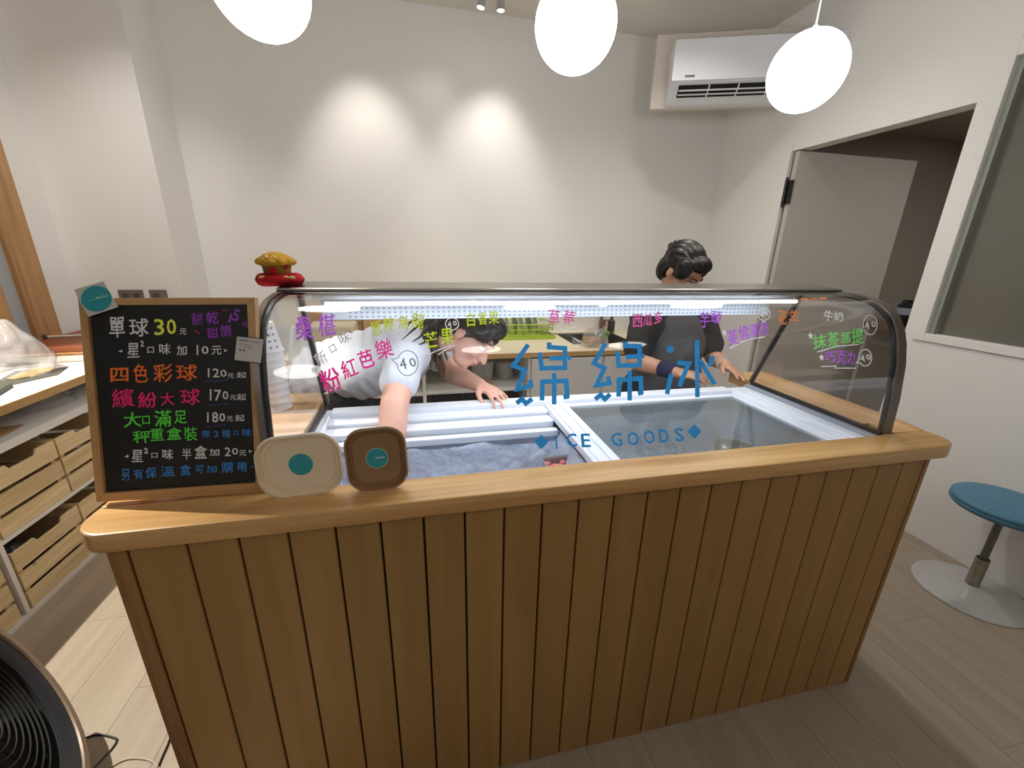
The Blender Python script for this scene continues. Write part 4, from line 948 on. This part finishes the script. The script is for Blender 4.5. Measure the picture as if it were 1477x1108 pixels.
# ------------------------------------------------------------------ hall contents
hx = 3.95; pz = at(1290, 470, 0, hx)
hs = thing('hall_shelf', 'brown timber shelf seen through the doorway', 'shelf', (hx, pz.y, pz.z))
MB().box(hx - .02, hx + .3, pz.y - .5, pz.y + .22, pz.z - .04, pz.z).build('shelf_board', wood('walnut', (84, 58, 40), (112, 80, 56), 'y'), hs)
MB().box(hx - .0, hx + .3, pz.y - .5, pz.y - .47, 0, pz.z - .04).box(hx, hx + .3, pz.y + .17, pz.y + .2, 0, pz.z - .04).build('shelf_legs', M['hall'], hs)
t = thing('dark_bottle', 'dark bottle with a pale band on the hall shelf', 'bottle', (hx + .06, pz.y - .0, pz.z))
MB().lathe([(.0001, 0), (.05, 0), (.052, .01), (.052, .15), (.03, .17), (.03, .19), (.0001, .19)], 24, Matrix.Translation((hx + .06, pz.y, pz.z))).build('glass_body', M['blackp'], t, smooth=True)
MB().cyl((hx + .06, pz.y, pz.z + .085), (hx + .06, pz.y, pz.z + .135), .053).build('label_band', M['frzg'], t, smooth=True)

# ------------------------------------------------------------------ stool
BX, BY = 2.863, .225
st = thing('bar_stool', 'round blue vinyl stool on a chrome column by the right wall', 'stool', (BX, BY, 0))
TB = Matrix.Translation((BX, BY, 0))
MB().lathe([(.0001, 0), (.194, 0), (.1965, .003), (.194, .008), (.14, .020), (.07, .034), (.03, .044), (.0001, .045)], 64, TB).build('base', pbr('stool_base', (206, 206, 206), .16, .35), st, smooth=True)
MB().lathe([(.0185, .044), (.0235, .044), (.0235, .185), (.0195, .185), (.0185, .15)], 32, TB).build('sleeve', pbr('worn_chrome', (176, 168, 158), .3, .9, var=.25, vscale=40), st, smooth=True)
MB().cyl((BX, BY, .045), (BX, BY, .43), .0135).build('column', pbr('grey_column', (120, 120, 122), .4, .7), st, smooth=True)
MB().lathe([(.0001, .425), (.142, .425), (.162, .430), (.172, .441), (.1725, .451), (.169, .454), (.172, .457), (.171, .467), (.161, .475), (.13, .480), (.0001, .482)], 64, TB).build('seat', M['stoolseat'], st, smooth='all')
MB().cyl((BX, BY, .40), (BX, BY, .4255), .045).build('seat_plate', M['dsteel'], st, smooth=True)

# ------------------------------------------------------------------ floor fan in the near left corner
fc = Vector((-.545, .115, .417)); fd = Vector((.777, .543, .317)).normalized()
FR = .338
qf = Vector((0, 0, 1)).rotation_difference(fd).to_matrix().to_4x4(); TF = Matrix.Translation(fc) @ qf
fan = thing('floor_fan', 'round black air circulator with bronze rim in the near left corner', 'fan', (fc.x, fc.y, 0))
MB().lathe([(.19, -.16), (FR * .90, -.125), (FR * .99, -.07), (FR, -.03), (FR, .0), (FR * .985, .004), (FR * .955, .004)], 72, TF).build('shell', M['fan4'], fan, smooth=True)
MB().lathe([(.0001, -.18), (.12, -.18), (.19, -.16)], 72, TF).build('shell_back', M['fan4'], fan, smooth=True)
MB().lathe([(FR * .955, .003), (FR * .95, .008), (FR * .89, .008), (FR * .885, .003)], 72, TF).build('bronze_ring', M['fan3'], fan, smooth=True)
MB().lathe([(FR * .885, .003), (FR * .77, -.004), (FR * .735, -.012)], 72, TF).build('slate_ring', M['fan2'], fan, smooth=True)
MB().lathe([(.0001, -.07), (FR * .735, -.06), (FR * .735, -.010)], 72, TF).build('dark_bowl', M['fan1'], fan, smooth=True)
for k in range(10):
    r = FR * (.08 + .062 * k)
    MB().lathe([(r - .002, -.014), (r, -.010), (r + .002, -.014), (r, -.018), (r - .002, -.014)], 72, TF).build('grille_ring', M['fan1'], fan, smooth=True)
for k in range(16):
    a = 2 * PI * k / 16; pts = [TF @ Vector((FR * (.08 + .59 * t) * math.cos(a + t * .5), FR * (.08 + .59 * t) * math.sin(a + t * .5), -.018)) for t in [i / 8 for i in range(9)]]
    MB().tube(pts, .002, 5).build('grille_spoke', M['fan1'], fan, smooth=True)
MB().cap(fc - fd * .16, (fc.x - .12, fc.y - .06, .04), .035, .045).build('stand', M['fan1'], fan, smooth='all')
MB().lathe([(.0001, 0), (.15, 0), (.15, .012), (.10, .025), (.0001, .035)], 48, Matrix.Translation((fc.x - .12, fc.y - .06, 0))).build('base', M['fan1'], fan, smooth=True)
def cable(pts, r, mat, label):
    P = [at(u, v, 2, r) for u, v in pts]; out = []
    for i in range(len(P) - 1):
        p = [P[max(i - 1, 0)], P[i], P[i + 1], P[min(i + 2, len(P) - 1)]]
        for k in range(6):
            t = k / 6; out.append(.5 * ((2 * p[1]) + (p[2] - p[0]) * t + (2 * p[0] - 5 * p[1] + 4 * p[2] - p[3]) * t * t + (3 * p[1] - p[0] - 3 * p[2] + p[3]) * t ** 3))
    out.append(P[-1]); o = MB().tube(out, r, 8).build('power_cable', mat, smooth=True); tag(o, label, 'cable'); return o
cable([(100, 1075), (128, 1063), (145, 1060), (166, 1065), (168, 1070), (160, 1082), (148, 1094), (120, 1125)], .0028, M['blackp'], 'thin black cable looping out from under the fan')
cable([(250, 1050), (243, 1072), (232, 1097), (222, 1125)], .003, M['blackp'], 'black cable lying along the near counter corner')
cable([(160, 1106), (180, 1096), (200, 1094), (222, 1100), (240, 1125)], .0028, pbr('pale_cable', (180, 172, 150), .5), 'pale translucent cable curling on the floor by the counter')

# ------------------------------------------------------------------ people
def remesh(mb, vox, it=4, disp=None):
    me = mb.mesh('body'); o = bpy.data.objects.new('tmp', me); C.objects.link(o)
    b = bmesh.new(); b.from_mesh(me); bmesh.ops.recalc_face_normals(b, faces=b.faces); b.to_mesh(me); b.free()
    md = o.modifiers.new('r', 'REMESH'); md.mode = 'VOXEL'; md.voxel_size = vox
    sm = o.modifiers.new('s', 'SMOOTH'); sm.factor = .5; sm.iterations = it
    dg = bpy.context.evaluated_depsgraph_get(); out = bpy.data.meshes.new_from_object(o.evaluated_get(dg)); bpy.data.objects.remove(o)
    if disp:
        for v in out.vertices: v.co = disp(v.co.copy(), v.normal.copy())
    return out
def basis(F, U):
    F = Vector(F).normalized(); U = Vector(U); U = (U - F * U.dot(F)).normalized(); R_ = F.cross(U)
    return Matrix((R_, F, U)).transposed()   # columns: side, front, up
def head_shape(b, c, B, s=1.0):
    P = lambda x, y, z: Vector(c) + B @ Vector((x * s, y * s, z * s))
    E_ = lambda x, y, z, rx, ry, rz: b.ell(P(x, y, z), (rx * s, ry * s, rz * s), B, 20, 14)
    E_(0, -.012, .030, .074, .092, .084)          # cranium
    E_(0, .028, -.018, .060, .062, .078)          # face
    E_(0, .044, -.078, .036, .040, .032)          # jaw
    E_(0, .066, -.094, .018, .018, .015)          # chin
    for k in (-1, 1): E_(k * .034, .058, -.030, .026, .028, .024); E_(k * .076, -.008, -.012, .010, .018, .030)
    E_(0, .078, .022, .050, .018, .016)           # brow
    b.cap(P(0, .084, .006), P(0, .108, -.032), .007 * s, .0125 * s); 
    for k in (-1, 1): E_(k * .012, .100, -.035, .008, .009, .007)
    E_(0, .090, -.056, .022, .010, .007); E_(0, .086, -.066, .019, .010, .0075)
    return P
def face_parts(c, B, s, par, closed=False):
    P = lambda x, y, z: Vector(c) + B @ Vector((x * s, y * s, z * s))
    for k in (-1, 1):
        e = MB().ell(P(k * .031, .076, .000), (.0135 * s, .0115 * s, .008 * s), B).build('eye', M['eye'], par, smooth='all')
        MB().ell(P(k * .031, .0855, -.001), (.0055 * s, .004 * s, .0055 * s), B).build('iris', M['iris'], e, smooth='all')
        MB().tube([P(k * (.016 + .009 * i), .0885 - .0022 * i * i * .4 - .001, .0105 + [0, .002, .002, -.001, -.005][i]) for i in range(5)], .0016 * s, 5).build('eyelid', M['hair'], e, smooth='all')
        MB().tube([P(k * (.013 + .010 * i), .0955 - .0014 * i * i, .026 + [0, .003, .004, .002, -.003][i]) for i in range(5)], [.003 * s, .0034 * s, .003 * s, .0022 * s, .0012 * s], 6).build('eyebrow', M['hair'], par, smooth='all')
    MB().tube([P(x, .0985 - abs(x) * .35, -.0605 + (.002 if abs(x) > .012 else 0)) for x in (-.022, -.012, 0, .012, .022)], [.0015, .0042, .0046, .0042, .0015], 8).build('lips', M['lips'], par, smooth='all')
def hand_shape(b, w_, d, n, side, curls, s=1.0, spread=.16, thumb=True, palm=.082):
    """w_ wrist point, d towards the fingers, n out of the back of the hand, side towards the thumb"""
    d = Vector(d).normalized(); n = Vector(n); n = (n - d * n.dot(d)).normalized(); sd = Vector(side); sd = (sd - d * sd.dot(d) - n * sd.dot(n)).normalized()
    w_ = Vector(w_); B = Matrix((sd, d, n)).transposed()
    b.ell(w_ + d * palm * .55 * s, (.039 * s, .052 * s, .0145 * s), B, 18, 12)
    b.cap(w_, w_ + d * .03 * s, .024 * s, .022 * s)
    tips = []
    for i, (x, L, r_) in enumerate(((.029, .070, .0088), (.0098, .078, .0090), (-.0098, .072, .0086), (-.028, .056, .0076))):
        base = w_ + d * (palm * s * (.98 - .05 * abs(i - 1))) + sd * x * s; a = spread * (1.5 - i) / 1.5
        dd = (d * math.cos(a) + sd * math.sin(a)); c1 = curls[i]; p = base
        b.cap(base - dd * .035 * s, base, r_ * 1.1 * s, r_ * 1.08 * s, 10, 4)
        for j, (fl, cc) in enumerate(((.45, .45), (.30, 1.0), (.25, 1.5))):
            v = dd * math.cos(c1 * cc) - n * math.sin(c1 * cc); q = p + v * L * fl * s
            b.cap(p, q, r_ * (1.0 - .08 * j) * s, r_ * (.94 - .08 * j) * s, 10, 4); p = q
        tips.append(p)
    if thumb:
        p = w_ + d * .022 * s + sd * .022 * s; v = (d * .62 + sd * .72 - n * .25).normalized()
        q = p + v * .036 * s; v2 = (d * .85 + sd * .40 - n * .32).normalized(); q2 = q + v2 * .030 * s; v3 = (d * .95 + sd * .15 - n * .35).normalized()
        b.cap(p, q, .014 * s, .0115 * s, 10, 4); b.cap(q, q2, .011 * s, .0095 * s, 10, 4); b.cap(q2, q2 + v3 * .02 * s, .0095 * s, .0078 * s, 10, 4)
    return tips
def chain(b, pts):
    for (p, r0), (q, r1) in zip(pts, pts[1:]): b.cap(p, q, r0, r1, 18, 6)
def person(name, label, base, parts):
    return thing(name, label, 'person', base)
def fold(amp, fr, seed, axis=2):
    def f(co, no):
        q = Vector((co.x * fr[0] + seed, co.y * fr[1], co.z * fr[2])); return co + no * amp * (noise.noise(q) + .5 * noise.noise(q * 2.3))
    return f
V = Vector
# --- worker bending into the freezer
pA = thing('person', 'person in a pale tee bending forward with one arm down in the freezer', 'person', (.15, 1.03, 0))
hc = V((.640, .715, 1.150)); BA = basis((.62, -.42, -.66), (.66, .02, .75)); HS = 1.02
nk = V((.515, .785, 1.125)); sN = V((.405, .655, 1.085)); sF = V((.475, .950, 1.075)); ch = V((.375, .815, 1.055)); bl = V((.17, .93, .985)); pv = V((.10, 1.02, .865))
eN = V((.372, .475, .975)); wN = V((.352, .335, .800)); eF = V((.590, .865, .955)); wF = V((.672, .672, .962))
b = MB(); PA = head_shape(b, hc, BA, HS)
chain(b, [(ch, .085), (nk, .058), (hc + BA @ V((0, -.03, -.05)), .052)])
chain(b, [(sN, .054), (eN, .044), (eN.lerp(wN, .35), .043), (wN, .027)])
chain(b, [(sF, .052), (eF, .042), (eF.lerp(wF, .35), .040), (wF, .026)])
chain(b, [(sN, .06), (sF, .06)]); chain(b, [(pv, .12), (bl, .105), (ch, .11)])
for k, (hx_, hy) in enumerate(((.17, .94), (.13, 1.11))):
    chain(b, [(V((hx_ - .02, hy, .87)), .095), (V((hx_ + .0, hy, .46)), .058), (V((hx_ - .03, hy + .02, .09)), .036), (V((hx_ + .10, hy - .02, .035)), .034)])
hand_shape(b, wN, (-.05, -.35, -1), (-.3, -1, .2), (1, 0, 0), (.5, .5, .5, .5))
hand_shape(b, wF, (.55, -.83, -.10), (.1, -.05, 1), (-.75, -.55, -.1), (.55, .5, .55, .6), .98, .30)
body = link('body', remesh(b, .0055, 3), M['skin'], pA, smooth='all')
face_parts(hc, BA, HS, pA)
# tee with short sleeves
b = MB(); chain(b, [(pv + V((-.03, .0, .06)), .145), (bl, .128), (ch, .128), (ch.lerp(nk, .45), .085)])
b.ell(ch.lerp(bl, .4) - V((0, 0, .015)), (.20, .155, .125), Matrix.Rotation(-.35, 3, 'Y'))
chain(b, [(sN + V((.02, .03, .0)), .072), (sN.lerp(eN, .18), .066), (sN.lerp(eN, .55), .064)]); chain(b, [(sF, .068), (sF.lerp(eF, .5), .060)]); chain(b, [(sN, .066), (sF, .066)])
def teef(co, no):
    q = V((co.x * 22 + co.z * 8, co.y * 3, co.z * 4)); a = max(0, min(1, (.42 - co.x) / .2)); return co + no * .0045 * a * math.sin(q.x * 5.5 + 4 * noise.noise(co * 6)) + no * .003 * noise.noise(co * 14)
link('tee_shirt', remesh(b, .0065, 5, teef), M['tee'], pA, smooth='all')
hem = sN.lerp(eN, .62)
b = MB(); chain(b, [(V((.12, .96, .87)), .115), (V((.09, 1.07, .87)), .12)])
for hx_, hy in ((.17, .94), (.13, 1.11)): chain(b, [(V((hx_ - .02, hy, .87)), .108), (V((hx_, hy, .46)), .072), (V((hx_ - .03, hy + .02, .13)), .058)])
link('trousers', remesh(b, .009, 4), M['pants'], pA, smooth='all')
for hx_, hy in ((.17, .94), (.13, 1.11)): MB().cap((hx_ - .05, hy + .02, .042), (hx_ + .12, hy - .02, .040), .042, .038).build('shoe', M['shoe'], pA, smooth='all')
# hair: cap of hair and long strands falling past the face
HP = lambda x, y, z: hc + BA @ V((x * HS, y * HS, z * HS))
b = MB(); b.ell(HP(0, -.022, .044), (.086, .100, .088), BA, 28, 20); b.ell(HP(0, -.068, -.01), (.074, .058, .09), BA); b.ell(HP(0, .040, .082), (.070, .056, .040), BA)
for k in (-1, 1): b.ell(HP(k * .070, -.030, .020), (.020, .058, .052), BA); b.ell(HP(k * .066, .030, .046), (.024, .056, .040), BA); b.cap(HP(k * .060, .075, .085), HP(k * .078, .070, .020), .012, .006)
b.cap(HP(0, -.085, -.02), HP(-.02, -.120, -.10), .058, .040)
hairA = link('hair', remesh(b, .0055, 3, lambda co, no: co + no * .0035 * math.sin((BA.transposed() @ (co - hc)).x * 420 + 6 * noise.noise(co * 12))), M['hair'], pA, smooth='all')
random.seed(11)
for k in range(46):
    t = random.random(); x = random.uniform(-.075, .07); p0 = HP(x, -.09 - .02 * t, -.02 - .04 * t)
    p2 = at(606 + 36 * t + random.uniform(-6, 6), 500 + 46 * t + random.uniform(-26, 6), 1, .72 + random.uniform(-.03, .03))
    p1 = p0.lerp(p2, .5) + V((-.008, 0, .008)); q = p2 + V((.004, 0, -.01))
    MB().tube([p0, p1, p2, q], [.006, .0055, .004, .001], 6).build('hair_strand', M['hairb'] if t > .35 else M['hair'], hairA, smooth='all')
for (u0, v0, u1, v1, u2, v2) in ((612, 462, 596, 476, 578, 492), (616, 470, 606, 486, 592, 495), (618, 480, 612, 494, 598, 500), (604, 458, 590, 466, 586, 480)):
    MB().tube([at(u0, v0, 1, .66), at(u1, v1, 1, .645), at(u2, v2, 1, .64)], [.006, .004, .001], 6).build('hair_strand', M['hair'], hairA, smooth='all')
# --- worker standing behind the freezer
pB = thing('person.001', 'person in a grey apron and black tee with a navy wristband working behind the freezer', 'person', (1.70, 1.05, 0))
hb = V((1.672, .985, 1.375)); BB = basis((.30, -.66, -.62), (.22, -.48, .86)); HT = .98
b = MB(); head_shape(b, hb, BB, HT)
nB = V((1.70, 1.045, 1.235)); cB = V((1.695, 1.035, 1.06)); sL = V((1.545, 1.04, 1.150)); sR = V((1.850, 1.04, 1.150)); pB_ = V((1.70, 1.07, .80))
eL = V((1.462, .955, .955)); wL = V((1.545, .745, .955)); eR = V((1.885, .940, .960)); wR = V((1.812, .775, .970))
chain(b, [(cB, .10), (nB, .052), (hb + BB @ V((0, -.03, -.05)), .050)]); chain(b, [(sL, .055), (sR, .055)])
chain(b, [(sL, .052), (eL, .041), (eL.lerp(wL, .35), .039), (wL, .025)]); chain(b, [(sR, .052), (eR, .041), (eR.lerp(wR, .35), .038), (wR, .025)])
chain(b, [(cB, .12), (pB_, .13)])
for k in (-1, 1): chain(b, [(V((1.70 + k * .085, 1.07, .78)), .09), (V((1.70 + k * .085, 1.06, .43)), .056), (V((1.70 + k * .085, 1.09, .08)), .036), (V((1.70 + k * .09, .98, .035)), .034)])
hand_shape(b, wL, (.78, -.55, -.05), (.1, -.3, 1), (.3, .7, 0), (.45, .5, .6, .7), .95, .2)
hand_shape(b, wR, (.02, -1, -.16), (.3, 0, 1), (-1, -.1, -.1), (.25, .2, .25, .3), .95, .16)
link('body', remesh(b, .0055, 3), M['skin2'], pB, smooth='all')
face_parts(hb, BB, HT, pB)
b = MB(); chain(b, [(sL + V((.02, 0, .01)), .072), (sL.lerp(eL, .30), .070), (sL.lerp(eL, .72), .068)]); chain(b, [(sR - V((.02, 0, -.01)), .072), (sR.lerp(eR, .3), .068), (sR.lerp(eR, .70), .064)])
chain(b, [(sL, .075), (sR, .075)]); chain(b, [(cB, .145), (pB_ + V((0, 0, .05)), .145)]); b.ell(cB + V((0, 0, .02)), (.175, .115, .12))
def vneck(me):
    b = bmesh.new(); b.from_mesh(me)
    kill = [f for f in b.faces if (lambda c: c.z > 1.13 and abs(c.x - 1.695) < (c.z - 1.13) * .72 and c.y < 1.035)(f.calc_center_median())]
    bmesh.ops.delete(b, geom=kill, context='FACES'); b.to_mesh(me); b.free(); return me
link('tee_shirt', vneck(remesh(b, .008, 5, fold(.006, (14, 14, 8), 2))), M['teeb'], pB, smooth='all')
b = MB(); b.ell(V((1.695, 1.015, 1.01)), (.142, .155, .20)); b.ell(V((1.695, 1.03, .84)), (.175, .165, .20)); chain(b, [(V((1.60, 1.0, 1.10)), .045), (V((1.63, 1.035, 1.20)), .028)]); chain(b, [(V((1.79, 1.0, 1.10)), .045), (V((1.765, 1.035, 1.20)), .028)])
link('apron', remesh(b, .008, 5, fold(.009, (12, 12, 7), 5)), M['apron'], pB, smooth='all')
b = MB(); chain(b, [(V((1.62, 1.07, .76)), .135), (V((1.78, 1.07, .76)), .135)])
for k in (-1, 1): chain(b, [(V((1.70 + k * .085, 1.07, .78)), .105), (V((1.70 + k * .085, 1.06, .43)), .072), (V((1.70 + k * .085, 1.09, .13)), .058)])
link('trousers', remesh(b, .009, 4), M['pants'], pB, smooth='all')
for k in (-1, 1): MB().cap((1.70 + k * .085, 1.10, .042), (1.70 + k * .09, .95, .040), .042, .038).build('shoe', M['shoe'], pB, smooth='all')
dL = (wL - eL).normalized(); MB().cyl(wL - dL * .075, wL - dL * .004, .038, .032, 28).build('wristband', M['navy'], pB, smooth=True, bevel=.003)
dR = (wR - eR).normalized()
for k in range(2): MB().cyl(wR - dR * (.012 + k * .008), wR - dR * (.009 + k * .008), .0305).build('bracelet', M['ceramic'], pB, smooth=True)
HQ = lambda x, y, z: hb + BB @ V((x * HT, y * HT, z * HT))
b = MB(); b.ell(HQ(0, -.028, .040), (.085, .096, .088), BB, 28, 20); b.ell(HQ(0, -.058, -.02), (.074, .055, .085), BB); b.ell(HQ(0, .045, .080), (.064, .046, .034), BB)
for k in (-1, 1): b.ell(HQ(k * .070, .018, .035), (.020, .052, .050), BB)
b.cap(HQ(0, -.11, .03), HQ(0, -.125, .035), .02)
hB = link('hair', remesh(b, .0055, 3, lambda co, no: co + no * .003 * math.sin((BB.transposed() @ (co - hb)).x * 380 + 6 * noise.noise(co * 12))), M['hair'], pB, smooth='all')
bun = HQ(-.03, -.125, .045); MB().ell(bun, (.026, .024, .026)).build('hair_bun', M['hair'], hB, smooth='all')
